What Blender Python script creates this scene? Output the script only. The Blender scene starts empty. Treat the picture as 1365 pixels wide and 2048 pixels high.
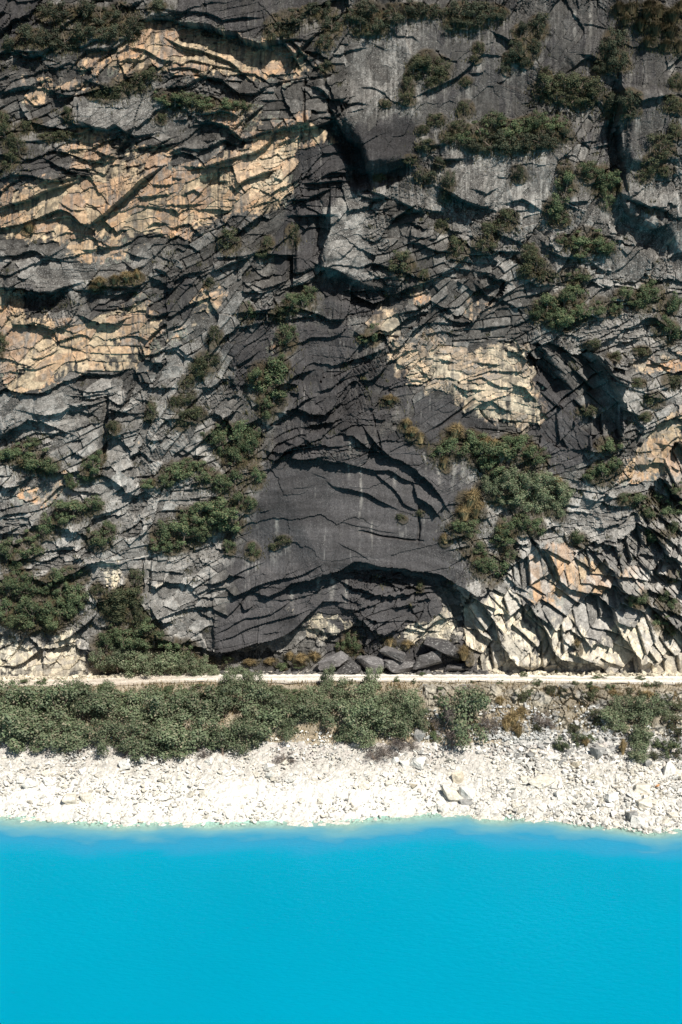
import bpy, bmesh, math, random
import numpy as np
from mathutils import Vector, Matrix

# ------------------------------------------------------------------ camera, sky, sun, exposure
SC = bpy.context.scene
COL = SC.collection
CAM_Y, CAM_Z, PITCH, FOC = -130.0, 48.74, math.radians(10.0), 2600.0   # focal length in photo pixels
cam_d = bpy.data.cameras.new('camera')
cam = bpy.data.objects.new('camera', cam_d)
COL.objects.link(cam)
cam.location = (0.0, CAM_Y, CAM_Z)
cam.rotation_euler = (math.radians(90.0) - PITCH, 0, 0)
cam_d.sensor_fit = 'VERTICAL'
cam_d.sensor_height = 36.0
cam_d.lens = FOC / 2048.0 * 36.0
cam_d.clip_start, cam_d.clip_end = 1.0, 2000.0
SC.camera = cam

SUN = Vector((0.36, -0.58, 0.76)).normalized()       # direction towards the sun
world = bpy.data.worlds.new('World')
SC.world = world
world.use_nodes = True
wn = world.node_tree
sky = wn.nodes.new('ShaderNodeTexSky')
sky.sky_type = 'NISHITA'
sky.sun_disc = False
sky.sun_elevation = math.asin(SUN.z)
sky.sun_rotation = math.atan2(SUN.x, SUN.y)
sky.altitude = 500.0
wn.links.new(sky.outputs[0], wn.nodes['Background'].inputs[0])
wn.nodes['Background'].inputs[1].default_value = 0.05
sun_d = bpy.data.lights.new('sun', 'SUN')
sun_d.energy = 5.0
sun_d.angle = math.radians(0.5)
sun_d.color = (1.0, 0.955, 0.88)
sun = bpy.data.objects.new('sun', sun_d)
COL.objects.link(sun)
sun.location = (60, -80, 140)
sun.rotation_euler = SUN.to_track_quat('Z', 'Y').to_euler()
SC.view_settings.view_transform = 'Standard'
SC.view_settings.look = 'None'
SC.view_settings.exposure = 0.55
SC.view_settings.gamma = 1.0
SC.view_settings.use_curve_mapping = False
SC.render.engine = 'CYCLES'
SC.cycles.max_bounces = 6
SC.cycles.diffuse_bounces = 2

# ------------------------------------------------------------------ small maths
rnd = random.Random(7)
RS = np.random.RandomState(11)
F32 = np.float32
CP, SP = math.cos(PITCH), math.sin(PITCH)
BASE_Z, LEAN = 9.0, 0.085

def ray(px, py):
    a, b = (px - 682.5) / FOC, (1024.0 - py) / FOC
    return np.array([a, CP + b * SP, -SP + b * CP])

def on_plane_z(px, py, z=0.0):
    d = ray(px, py); t = (z - CAM_Z) / d[2]
    return np.array([d[0] * t, CAM_Y + d[1] * t, z])

def on_wall(px, py, off=0.0):
    """the point of the mean cliff plane seen at a photo pixel"""
    d = ray(px, py)
    t = (LEAN * (CAM_Z - BASE_Z) + off - CAM_Y) / (d[1] - LEAN * d[2])
    return np.array([d[0] * t, CAM_Y + d[1] * t, CAM_Z + d[2] * t])

def to_px(x, y, z):
    yy, zz = y - CAM_Y, z - CAM_Z
    dep = yy * CP - zz * SP
    up = yy * SP + zz * CP
    return 682.5 + FOC * x / dep, 1024.0 - FOC * up / dep

TAB = [RS.rand(256, 256).astype(F32) for _ in range(8)]

def vnoise(u, v, k=0):
    iu, iv = np.floor(u).astype(np.int32), np.floor(v).astype(np.int32)
    fu, fv = (u - iu).astype(F32), (v - iv).astype(F32)
    fu = fu * fu * (3 - 2 * fu); fv = fv * fv * (3 - 2 * fv)
    T = TAB[k % 8]
    a, b = iu & 255, (iu + 1) & 255
    c, d = iv & 255, (iv + 1) & 255
    return (T[a, c] * (1 - fu) + T[b, c] * fu) * (1 - fv) + (T[a, d] * (1 - fu) + T[b, d] * fu) * fv

def fbm(u, v, n=4, k=0, gain=0.5):
    s = 0.0; amp = 1.0; tot = 0.0
    for i in range(n):
        s = s + amp * vnoise(u * 2 ** i + 17.3 * i, v * 2 ** i + 9.1 * i, k + i)
        tot += amp; amp *= gain
    return s / tot

def cells(u, v, k=0, jit=0.9):
    """nearest-cell (Voronoi) lookup: offset from the cell's centre and three random numbers of the cell"""
    iu, iv = np.floor(u).astype(np.int32), np.floor(v).astype(np.int32)
    best = np.full(u.shape, 9e9, F32)
    bu = np.zeros(u.shape, F32); bv = np.zeros(u.shape, F32)
    bi = np.zeros(u.shape, np.int32); bj = np.zeros(u.shape, np.int32)
    J1, J2 = TAB[k % 8], TAB[(k + 3) % 8]
    for du in (-1, 0, 1):
        for dv in (-1, 0, 1):
            a, b = (iu + du) & 255, (iv + dv) & 255
            cu = iu + du + 0.5 + jit * (J1[a, b] - 0.5)
            cv = iv + dv + 0.5 + jit * (J2[a, b] - 0.5)
            ou, ov = (u - cu).astype(F32), (v - cv).astype(F32)
            d2 = ou * ou + ov * ov
            m = d2 < best
            best = np.where(m, d2, best); bu = np.where(m, ou, bu); bv = np.where(m, ov, bv)
            bi = np.where(m, a, bi); bj = np.where(m, b, bj)
    r = [TAB[(k + q) % 8][(bi * 7 + bj * 3 + 31 * q) & 255, (bj * 5 + bi + 17 * q) & 255] for q in (1, 2, 4)]
    return bu, bv, r

def sstep(a, b, x):
    t = np.clip((x - a) / (b - a), 0, 1)
    return t * t * (3 - 2 * t)

def joints(u, v, k=0, jit=.9):
    """distance to the nearest border between Voronoi cells, and a random number of the cell"""
    iu, iv = np.floor(u).astype(np.int32), np.floor(v).astype(np.int32)
    d1 = np.full(u.shape, 9e9, F32); d2 = np.full(u.shape, 9e9, F32); rr = np.zeros(u.shape, F32)
    for du in (-1, 0, 1):
        for dv in (-1, 0, 1):
            a, b = (iu + du) & 255, (iv + dv) & 255
            d = np.hypot(u - (iu + du + .5 + jit * (TAB[k % 8][a, b] - .5)), v - (iv + dv + .5 + jit * (TAB[(k + 3) % 8][a, b] - .5))).astype(F32)
            m = d < d1
            d2 = np.where(m, d1, np.minimum(d2, d)); rr = np.where(m, TAB[(k + 5) % 8][a, b], rr); d1 = np.where(m, d, d1)
    return d2 - d1, rr

# ------------------------------------------------------------------ low-resolution zone maps, read in photo pixels (sampled on the real rock face)
ZS, ZX0, ZY0 = 4.0, -300.0, -160.0
ZW, ZH = 500, 420
_zx, _zy = np.meshgrid(ZX0 + ZS * np.arange(ZW), ZY0 + ZS * np.arange(ZH))

def raster(poly):
    ins = np.zeros(_zx.shape, bool)
    n = len(poly)
    for i in range(n):
        x1, y1 = poly[i]; x2, y2 = poly[(i + 1) % n]
        if y1 == y2: continue
        c = ((y1 > _zy) != (y2 > _zy)) & (_zx < (x2 - x1) * (_zy - y1) / (y2 - y1) + x1)
        ins ^= c
    return ins

def blur(a, r):
    for _ in range(2):
        for ax in (0, 1):
            p = np.pad(a, [(r, r) if q == ax else (0, 0) for q in (0, 1)], mode='edge')
            c = np.cumsum(p, axis=ax)
            z = np.zeros_like(np.take(c, [0], axis=ax))
            c = np.concatenate([z, c], axis=ax)
            n = a.shape[ax]
            a = (np.take(c, range(2 * r + 1, 2 * r + 1 + n), axis=ax) - np.take(c, range(0, n), axis=ax)) / (2 * r + 1)
    return a

def zone(items, base=0.0, r=2):
    m = np.full(_zx.shape, base, np.float64)
    for val, pts in items:
        P = [tuple(float(q) for q in s.split(',')) for s in pts.split()]
        b = blur(raster(P).astype(float), r)
        m = m * (1 - b) + val * b
    return m.astype(F32)

def zsample(m, px, py):
    u = np.clip((px - ZX0) / ZS, 0, ZW - 1.01); v = np.clip((py - ZY0) / ZS, 0, ZH - 1.01)
    iu, iv = u.astype(np.int32), v.astype(np.int32)
    fu, fv = (u - iu).astype(F32), (v - iv).astype(F32)
    return (m[iv, iu] * (1 - fu) + m[iv, iu + 1] * fu) * (1 - fv) + (m[iv + 1, iu] * (1 - fu) + m[iv + 1, iu + 1] * fu) * fv
# ------------------------------------------------------------------ ledges and roofs of the cliff: the side to the left of travel stands proud
# (tile origin in the photo, then "depth length: points" at 3.9 x)
EDGES = {
(0, 0): """1.2 1.5: 100,390 215,460 330,430 430,375
.4 .8: 200,600 270,590 330,560 430,560 540,510
.4 1: 0,740 120,715 200,690 300,660 400,620
1.4 4: 570,970 640,1000 700,980 780,1010 880,1020 930,980 1000,1030 1060,1060 1110,1050
.5 1: 530,1100 600,1110 650,1080
.9 1.5: 400,1260 480,1290 560,1330 620,1365
.3 .5: 560,1170 640,1200
.6 .8: 780,1200 850,1230 920,1230 970,1210
.8 2: 1060,1160 1180,1140 1290,1130 1365,1120
.9 2.5: 610,740 600,850 570,970
.4 1: 50,60 60,250
1 1: 950,60 1040,60 1110,10
1.2 2: 1160,160 1250,140 1365,135
.6 1: 620,380 720,360 820,310
.5 1: 600,560 680,570 770,540
.35 .6: 910,450 980,420 1010,400
.3 .6: 880,540 950,530 1010,500 1110,500 1180,460
.5 .8: 1040,410 1150,420 1270,490 1365,500
.5 1: 440,790 520,800 600,740
.6 1: 0,1010 80,980 120,900
.5 1: 700,640 760,660 850,690""",
(340, 0): """.5 1.5: 0,110 150,110 270,130 350,150 410,180 510,165 690,150
2.1 5: 60,170 130,205 250,215 290,205 400,255 530,270 590,330 720,370 800,340 900,310 950,310
.8 .9: 0,330 100,370 200,390 330,430 470,490 560,560
.45 .8: 0,510 100,520 150,480 300,510 450,540 560,560 680,660 740,690
.6 .8: 0,560 90,540 180,545 240,570
1.1 1.5: 240,600 330,625 420,640 560,740 640,745 730,690
.7 1: 0,690 100,690 180,660 230,620
1.4 1.5: 900,310 960,430 1000,500
.9 1.5: 950,310 1020,400 1060,330 1150,235
.9 2: 1110,680 1200,720 1270,780 1365,770
1.3 2: 1060,1000 1180,970 1290,930
.7 1: 480,1040 560,960 640,900 740,820
.8 1: 500,1140 600,1090 740,1040 830,1040 900,960
1.0 1.3: 560,1220 680,1190 780,1130 830,1040 1000,970 1060,960
.9 1.2: 150,1310 290,1310 440,1260 560,1220
.9 1.2: 200,1170 300,1160 420,1100 500,1140
.5 1: 0,1200 100,1160 200,1180
.9 1.2: 240,890 320,900 400,880 470,890 540,930 590,860
.4 .6: 820,1170 900,1120 960,1090""",
(680, 0): """.5 1: 0,770 60,820 120,820 190,840
.6 2: 610,740 680,700 800,660 880,620 950,560 1020,480 1090,440
.3 .6: 1000,570 1080,575 1110,565
.2 .8: 390,220 440,290 500,290 560,290 600,330
.15 .5: 270,350 350,390
.25 .8: 160,700 240,695 340,740 400,800 470,810
2.4 4: -40,900 0,960 60,1080 150,1140 210,1250 230,1350
1 2: 230,1345 380,1290 500,1250
.8 1: 350,1365 420,1330 500,1300
.5 1: 600,1150 720,1140 830,1120 860,1040
1 1: 810,1250 930,1240
.6 1: 700,1280 800,1300
.7 1: 1200,280 1330,350 1365,340
.25 .8: 1090,430 1250,450
.2 .8: 0,910 90,890 190,870
.3 1: 0,420 60,390 200,380""",
(1015, 0): """.6 1.5: 500,520 560,470 620,450 700,480 740,500
.35 1: 560,430 640,440 710,470
.2 1: 580,195 650,200 770,220
2.2 5: 870,650 850,850 830,1000 860,1000 880,1150 890,1300 900,1365
.8 2: 940,780 1010,825 1080,800 1180,770 1260,765
.6 1: 30,400 100,460 120,440
.3 1: 560,1120 700,1110
.5 1: 390,1280 470,1210 500,1170
.6 1: 770,560 830,590 870,640
.3 1: 0,330 60,330
.5 1: 690,1160 810,1140""",
(0, 340): """.8 1.5: 0,90 100,50 200,45 300,60 380,80 480,95 600,60
1.1 2.5: 0,310 100,270 250,230 320,190 420,150 500,140 600,90
.35 .5: 500,270 600,330 680,320
.25 .5: 680,290 850,290
.6 1: 400,380 560,370 700,440 740,440
1.5 1.2: 740,440 860,340 980,230 1090,110 1240,0
.7 1: 820,400 940,480 1000,470
.4 .7: 1190,110 1280,120 1365,100
.4 .7: 1080,200 1200,200 1365,170
.5 .8: 1180,450 1230,420 1300,430
.3 .6: 1150,530 1250,515 1300,510
.35 .7: 640,630 720,635 860,600
.7 1: 1040,640 1130,670
.6 1: 1000,720 1060,760 1120,740
.5 1: 0,810 140,820 270,740 400,690 480,640
1.9 3: 60,905 200,920 320,960 430,955 500,930 530,920
.6 1: 530,920 600,950 710,930
.9 1.4: 700,940 800,900 900,905 1040,900 1130,870
.7 1.2: 1180,830 1260,870 1340,940 1365,930
.5 1: 1160,1130 1260,1140 1365,1110
.9 1: 650,1150 760,1190 900,1200 990,1160
.4 1: 740,1090 900,1090 1080,1050
.35 .6: 590,1310 650,1280 720,1310
.4 .6: 200,1210 300,1180 430,1230
.4 .6: 660,510 740,540 860,600
.3 .5: 480,510 540,490 600,500""",
(340, 340): """.6 .8: 380,100 440,100
.4 .6: 130,180 200,150 240,190
.9 1: 520,150 620,80 740,30 830,15
.4 .6: 820,70 880,90
.35 1: 640,290 740,260 830,245
.5 .8: 0,450 30,460 160,440 240,510
.4 .6: 200,620 250,630
1.1 1.3: 330,790 430,750 540,700 620,660
.6 1: 370,680 480,680 570,670 640,640
.6 1.2: 0,940 60,860 140,790 300,770
.4 .8: 100,890 200,880 260,840
1 1.5: 740,650 860,670 965,680
1.1 2: 965,680 965,800 950,890
.8 1: 970,800 1060,810 1140,770
.7 1: 590,950 680,940
.4 .8: 650,1000 720,990
.9 1.2: 970,240 1060,230 1150,190 1240,150
1.3 1.5: 990,360 1100,340 1230,345
1 2: 1090,100 1200,90 1300,85 1365,90
1.4 3: 1250,230 1250,450 1200,620 1190,740
1.6 2: 1180,750 1300,800 1365,840
.7 1: 520,1110 680,1100 800,1090
.6 1: 670,1110 850,1140 940,1180
.4 1: 510,1230 620,1220 740,1190
.7 1: 950,1180 1080,1160 1120,1140
.7 1: 1270,1160 1365,1160
.5 .8: 0,1250 100,1210 170,1090 260,900
.3 .6: 20,60 100,70
.35 .6: 0,280 120,270 260,270""",
(680, 340): """.8 1: 170,200 280,220 350,210
.8 1: 170,170 220,150 390,220
1 1: 400,380 560,300 620,340
.7 1.2: 460,240 540,290 640,330
.5 1: 650,315 740,330 800,340
2 3: 840,180 940,240 1010,270 1100,300
.4 .8: 1070,310 1160,290
.5 1: 1040,180 1130,215 1190,170
.7 .8: 580,430 690,450
.6 .8: 540,570 640,570
.4 .6: 550,520 640,515
.6 .8: 690,530 740,530 800,470
.9 1: 640,580 750,630 840,640
.5 1: 580,380 550,480 540,580
.7 1: 880,470 970,480
.6 1.2: 1190,480 1280,520 1365,550
.9 1.2: 1120,640 1240,630 1365,630
.3 .6: 210,780 280,820 340,810
.7 1: 0,960 50,930 110,945 200,935 370,915
1.6 2: 90,970 180,1010 260,1045 340,1020 370,990
.9 1.8: 370,970 450,965 560,910 700,860 800,800 900,750 980,680 1040,600
.8 1: 490,1120 600,1100 690,1050
.7 .8: 1070,900 1130,960 1230,1010
.9 1: 1150,820 1230,850 1300,870
.5 .8: 1080,790 1160,800 1220,850
.6 .8: 740,1040 800,1080 900,1090
.8 1: 830,1150 950,1180 1040,1190 1100,1150
.4 .6: 600,1220 700,1210 900,1190
.4 .6: 680,1290 800,1260 960,1300
.5 .8: 0,700 60,640 120,560""",
(1015, 340): """.7 1.2: 0,270 100,240 180,280 245,310
.3 .6: 40,330 150,325
.5 1: 0,530 100,570
.6 1: 280,550 330,590
.8 1.6: 310,620 440,670 580,710
.9 1.4: 150,850 250,910 330,890 400,900
.5 1: 470,260 560,240 640,230
1.3 1.5: 890,240 930,330 1000,380 1030,350
1.3 2: 930,230 1030,260 1100,290 1140,280 1230,320 1280,350
1 1.5: 880,60 870,140 850,200
.8 1: 860,540 1000,590
1.3 1.5: 1080,440 1160,470 1230,430
.4 .8: 840,790 930,740 1010,660 1110,580 1200,500
.5 .8: 560,830 650,830
.4 .8: 760,890 820,900
.7 1: 880,1330 960,1340 1050,1320
.5 .8: 740,1290 830,1240
.4 1: 640,720 720,760 800,790""",
(0, 680): """.6 1: 1110,20 1150,110 1240,110 1320,60
.35 .5: 270,130 350,130 450,90
.3 .5: 180,210 300,210 430,180
.25 .5: 60,250 200,250
.25 .5: 0,330 100,280
.3 .5: 600,220 700,250
.25 .6: 570,280 730,285
.45 1: 560,340 640,390 720,410 820,400 890,370
.45 .8: 570,430 650,450 760,430 830,430
.7 1: 580,510 640,525 740,510 830,480
.5 .8: 560,570 640,560 710,580 780,530
1.2 4: 0,760 70,700 170,660 260,615 370,630 490,680
.8 4: 290,565 400,575 520,560 560,530
.4 1: 90,790 200,740 300,710 510,720
.5 1: 580,770 660,750
.7 1.5: 580,840 650,890
.5 .8: 870,480 960,500 1020,460
.6 .8: 840,530 900,545 1010,575
.35 .7: 1060,470 1190,480
.8 1: 1100,280 1140,330 1200,370 1365,380
.8 1: 1200,180 1300,190
1.1 1.5: 0,1120 60,1140 130,1130 230,1070
.4 .8: 1140,780 1200,780 1290,770
.5 .8: 1030,1050 1180,1050
.5 .8: 890,1190 980,1150
.4 .8: 980,1200 1060,1180 1110,1140
.5 .8: 560,1170 700,1180 800,1180
.6 1: 1090,60 1130,140 1200,160""",
(340, 680): """.6 1.2: 520,210 580,180 640,150 690,110
.6 1: 240,380 330,390 420,330
1 1.6: 170,850 280,760 400,650 480,580 560,520
.5 1: 440,460 520,430 580,460
.5 1: 480,340 580,350 630,340
.9 1: 190,910 260,910
.9 1.2: 950,300 1020,250 1100,230
.5 .8: 940,410 1000,420
.9 1.2: 840,560 900,570 980,540 1060,480 1110,460
.6 1: 1180,390 1260,360 1365,290
.5 1: 1240,570 1300,530 1365,480
1.1 1.2: 1060,670 1180,640 1320,630
.6 1: 1040,760 1100,790 1170,750 1330,640
.6 .8: 890,780 940,800
1.1 1.5: 920,920 1000,930 1160,920
.9 1.3: 1180,940 1260,950 1365,970
.5 .8: 1090,820 1160,840
.6 1: 740,850 820,870 900,860
.12 .6: 1120,1050 1220,1090
.2 .8: 1230,1110 1290,1140 1365,1150
.12 .6: 950,1160 1090,1140
.2 .8: 700,1340 770,1320
.5 .8: 20,620 80,600 160,640
.5 .8: 40,880 100,900 160,850""",
(680, 680): """.9 1: 0,730 110,740 210,830 260,840 350,900 380,930
1 4: 190,690 260,770 350,860 400,920 480,950 560,1000 650,1080 700,1130 760,1200 790,1250
.7 2: 0,950 100,980 250,1000 370,1010 470,1070 570,1110
.45 1.2: 260,1020 340,1090 420,1150 470,1210 490,1260 600,1330
.7 1: 560,1120 590,1220 660,1280
.8 1: 640,1250 700,1290 760,1360
.6 1.5: 0,1140 100,1160 200,1180 280,1230 410,1290
.25 1: 380,870 460,830 590,780
.9 1.5: 0,190 120,150 200,110 310,70
.4 .8: 0,310 60,270 90,240
.6 1: 180,330 260,290 390,190
.3 .6: 0,520 100,470 150,430
.3 .6: 620,250 700,330 830,290 900,310
.5 .8: 890,350 980,390 1110,400
.4 .8: 1100,480 1200,490 1340,560
.3 .5: 950,390 1000,440 1040,430
.4 .6: 980,300 1100,300 1150,330
.5 .6: 800,160 880,170
.5 .6: 1060,180 1130,190 1240,210
.4 .6: 1150,340 1250,380 1365,370
.15 .6: 520,280 560,320 660,350""",
(1015, 680): """.7 1: 0,90 90,110 180,190
.8 1: 60,350 150,370 220,440
.9 1: 320,190 400,280 470,340
.6 1: 290,590 460,450 620,340 720,270 800,210
.8 1: 720,270 800,270 870,290 960,320
.6 .8: 830,330 900,350 960,350
2 3: 790,300 850,420 900,540 1000,590
.8 1.2: 860,190 980,170 1100,120 1200,60
.6 .8: 1120,150 1200,190 1290,230
.9 1.2: 1070,440 1180,460
.9 1: 650,740 720,740
1.3 1.5: 620,860 740,870
.7 1: 810,940 950,820 1080,690 1110,640
.7 1: 840,1120 900,1020 1020,840 1150,720 1290,610 1365,540
.5 .8: 1200,820 1260,830 1365,730
.4 .8: 1110,970 1220,870
.5 .8: 1290,980 1365,1030
.7 1: 1000,640 1060,700 1090,680
.6 1: 660,1290 720,1230 780,1200 840,1230""",
(0, 1010): """.5 1: 0,110 60,70 150,60 240,50
.6 1: 0,230 100,210 180,170
.5 .8: 470,190 560,200 640,190
.9 1.2: 450,340 520,310 580,320
.7 1: 580,390 660,400
.4 .8: 430,980 520,850 570,820
1 1.5: 470,1050 560,1010 650,960 700,900
1 1.3: 0,1280 100,1270 200,1220 330,1120
.9 1.5: 340,1120 335,1340
.5 .8: 170,1300 230,1310 260,1290
.5 .8: 160,1130 230,1140 300,1110
.5 .8: 400,1280 480,1160
1 1: 1190,800 1240,880 1320,910
.5 .8: 1180,600 1250,630 1310,580
.4 .8: 930,360 1000,360
.6 1: 1140,400 1130,660""",
(340, 1010): """.9 1.2: 310,600 440,570 480,520 560,550
.4 1: 300,600 430,560 540,520 700,460
.6 1.2: 650,640 760,590 920,540 1050,510 1160,440
1 1.2: 660,680 790,690 900,640 960,580 1100,560 1250,580
.3 .8: 850,730 980,720 1100,690
.9 1: 460,640 520,680 600,660 660,640
.7 .8: 560,750 600,790 655,770
.6 1: 200,790 320,780 450,840 540,760 600,690
.5 .8: 220,830 340,870
.4 1: 380,980 500,900 610,850 800,830 890,780 950,735
.4 1: 380,1040 560,960 720,900 880,870 980,840 1100,800
1.8 3: 280,1130 340,1140 480,1110 640,1060 800,1030 900,1000 980,940 1060,870 1130,800
.6 1: 1130,800 1200,740 1340,750
.25 .6: 720,980 870,970
.6 1: 200,700 300,640 450,620
.5 .8: 1070,990 1160,970 1200,1000 1280,1010
.6 .8: 600,1150 700,1110 850,1100""",
(680, 1010): """1.7 6: -260,580 -100,500 0,470 60,430 110,400 200,410 330,440 520,470 560,490 680,510 780,540 860,590 960,640 1050,690 1100,690 1170,640 1240,570
.9 .8: 80,500 170,540 300,570 420,580 540,580
.8 .8: 320,590 440,650 500,655 590,630
1.1 1: 0,605 120,650 270,690 400,710 560,690 740,700
.5 .7: 600,750 720,740
.5 .7: 420,790 620,795
.6 .7: 0,790 130,800 245,795
.4 .6: 0,700 160,770
1.3 1.5: 130,860 240,950 360,1000 440,980 490,930
.5 .8: 440,1010 530,970 640,990 780,1000
.6 1: 1060,740 1130,820 1200,910 1290,1010
.5 .8: 1150,690 1230,760 1320,880
.6 .8: 1040,930 1110,1010 1160,1090
.5 .8: 1180,1110 1290,1030 1365,960
.15 .6: 0,120 200,170 440,200
.15 .6: 0,270 120,320 220,390""",
(1015, 1010): """.6 1: 180,850 300,760 410,660 530,560
.7 1: 440,870 540,760 640,640 760,540 850,450 940,310
.6 .8: 100,920 180,850
.5 .8: 620,1200 760,1060
.7 1: 140,1170 220,1080 320,990
1 1.5: 890,960 1000,870 1140,740 1260,620 1365,530
.6 1: 140,470 260,380 400,260
.6 .8: 260,610 380,530 500,370
.6 1: 510,360 620,350 740,380 820,370
.7 .8: 550,410 640,480 700,500 760,430
1 1.3: 740,660 830,660 890,700 950,760
.7 1: 970,380 1080,500 1120,560 1280,580
.4 .8: 1060,350 1190,420 1280,390
.35 .8: 1180,490 1340,380
.7 1: 700,170 880,160 980,90
.6 1: 600,290 760,300 870,350 940,310
.9 1: 370,960 480,960 560,1010 630,1070 730,990
.6 .8: 280,830 340,930 400,960
.6 .8: 500,880 560,980 630,1070
.7 1: 580,1100 700,1040 770,1000
.6 1: 800,1240 820,1060
.4 .6: 660,1290 740,1280 800,1240
.6 .8: 1160,1060 1250,960 1365,900
.6 .8: 1080,1280 1170,1200 1280,1120
.6 .8: 0,560 80,640 170,700
.6 .8: 20,700 110,790 180,860
.5 .8: 420,1020 500,1090 560,1160""",
}
# open cracks and gullies: "depth half-width: points" in photo pixels
CRACKS = """1.6 .9: 672,245 700,290 720,330 738,370
1.2 .8: 690,350 745,365 790,350 810,340
1.4 1.1: 640,560 700,585 760,600 800,590
1.2 .8: 1238,240 1232,300 1235,360
1.6 1.2: 1235,430 1270,470 1320,480 1345,520
.6 .14: 612,150 610,260
.5 .12: 836,1010 836,1085
.4 .1: 745,820 765,905
.9 .3: 215,790 207,860 203,930
.5 .12: 1090,830 1140,790 1200,750 1215,740
1.2 .9: 1160,690 1190,740 1200,800
1.0 .8: 1070,700 1100,740 1130,790
.8 .5: 585,480 585,560
.7 .5: 640,410 645,480 638,540
.5 .12: 15,20 15,65
.4 .1: 960,820 990,850
1.4 1.2: 900,1180 925,1230 940,1270
.9 .8: 860,1180 800,1160 720,1145
.6 .12: 1160,1240 1060,1330
.7 .3: 300,1110 298,1180
.8 .5: 200,170 150,190
.5 .12: 870,860 950,800
.5 .1: 720,1060 845,1080
.5 .15: 1020,1015 1130,1180
.9 .7: 30,600 80,610 120,600
.7 .5: 400,370 440,360"""
# zones of the rock: fresh tan breaks, pale yellow breaks, dark water-stained skin, grey level, roughness, block grain
Z_TAN = zone([(.8, "60,190 110,150 160,110 215,100 215,135 170,150 130,180 60,215"),
 (.75, "40,150 90,140 110,165 60,180"), (.6, "50,190 100,180 95,215 50,215"),
 (1.15, "270,60 345,45 480,85 570,95 600,110 588,150 540,165 470,155 400,148 330,152 222,145 235,95"),
 (1.1, "600,95 632,92 622,150 588,152"),
 (.95, "140,285 170,260 270,270 290,290 350,285 345,310 330,345 200,370 165,350 135,310"),
 (1.15, "0,395 60,375 160,355 260,370 350,340 420,320 520,270 600,240 650,250 660,285 590,290 585,340 572,410 520,430 450,425 400,465 330,475 300,490 170,520 150,485 0,480"),
 (.95, "120,440 200,460 310,480 250,505 160,530"),
 (.7, "400,215 470,200 520,210 560,250 520,290 430,270"),
 (1.1, "0,580 20,575 60,640 130,640 250,620 280,600 300,620 340,640 330,690 300,740 240,750 200,745 140,750 100,765 60,795 0,790"),
 (.85, "390,600 440,555 465,580 410,640 360,680 340,690"),
 (.6, "20,970 60,950 130,940 130,985 100,1010 30,1000"), (.6, "170,440 300,470 290,490 180,500"),
 (.7, "930,600 960,580 1000,600 990,640 940,640"), (.8, "830,565 862,558 855,600 828,602"),
 (1.0, "1250,730 1340,700 1365,703 1365,730 1290,745"), (.6, "1160,560 1185,555 1180,575"),
 (1.05, "1225,965 1260,930 1300,880 1365,805 1400,800 1400,950 1270,965"),
 (1.2, "1055,1140 1120,1078 1140,1100 1190,1130 1230,1140 1210,1190 1150,1180 1120,1200 1080,1225 1060,1180"),
 (1.1, "1232,1118 1265,1130 1260,1152 1222,1152"), (.8, "1295,430 1320,425 1322,455 1300,455"), (.7, "1330,470 1345,465 1345,490 1330,490"),
 (.6, "1300,1240 1330,1190 1320,1260"), (.7, "275,875 292,905 270,910"), (.6, "335,870 352,880 345,900 350,915"),
 (.7, "1265,560 1300,540 1300,570"), (.6, "520,690 545,690 530,725"), (.6, "585,770 612,750 610,775")])
Z_PALE = zone([(1.2, "752,620 792,618 800,680 830,690 860,660 900,690 960,690 1020,680 1062,720 1082,800 1092,850 1060,862 1000,852 940,822 900,782 850,772 805,760 770,680"),
 (.9, "975,1195 1020,1168 1075,1228 1150,1220 1180,1280 1240,1240 1330,1250 1400,1300 1400,1350 960,1350 950,1310 1000,1290"),
 (.75, "930,1190 985,1200 1010,1300 950,1340 925,1260"),
 (1.15, "812,1258 890,1243 925,1270 880,1292 795,1302"), (.95, "0,1265 40,1290 80,1300 170,1240 165,1300 205,1352 100,1365 -100,1365 -100,1270"),
 (.7, "600,1255 640,1235 690,1240 690,1275 610,1285"), (.8, "300,1160 350,1150 345,1175 300,1180"), (.7, "560,1200 592,1195 590,1225 565,1225"),
 (.6, "205,1115 260,1120 255,1190 200,1195"), (.85, "470,300 590,290 585,400 540,380 500,400 450,360")])
Z_DARK = zone([(.95, "520,930 600,900 690,920 760,860 800,850 850,785 900,790 960,835 1010,865 980,875 880,890 940,930 950,1010 880,1030 905,1100 960,1150 900,1180 890,1250 740,1290 600,1270 430,1315 420,1260 480,1180 430,1140 490,1080"),
 (.85, "440,690 520,620 590,640 680,640 750,690 720,780 760,850 690,910 530,925 560,800 480,780"),
 (.95, "585,300 690,250 830,230 860,330 800,360 700,390 640,420 640,560 540,520 560,440 590,400"),
 (.48, "840,-40 1420,-40 1420,330 1240,330 1220,400 1180,300 840,330"), (.75, "-100,-40 85,-40 80,60 40,90 -100,90"), (.6, "360,-40 630,-40 640,90 560,90 480,75 360,40"),
 (.55, "0,255 135,300 160,350 0,400 -100,400 -100,255"), (.95, "1052,715 1150,760 1180,840 1240,880 1180,900 1130,965 1085,930 1072,860"),
 (.8, "640,1290 980,1280 960,1345 640,1345"), (.8, "640,560 800,580 760,640 640,640"), (.6, "160,600 260,590 290,640 160,640"), (.7, "60,560 130,590 100,640 20,620"),
 (.6, "300,560 400,540 390,650 300,655"), (.7, "680,700 800,720 850,780 760,850 700,800"), (.55, "1200,880 1150,840 1240,800 1290,860")])
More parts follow.
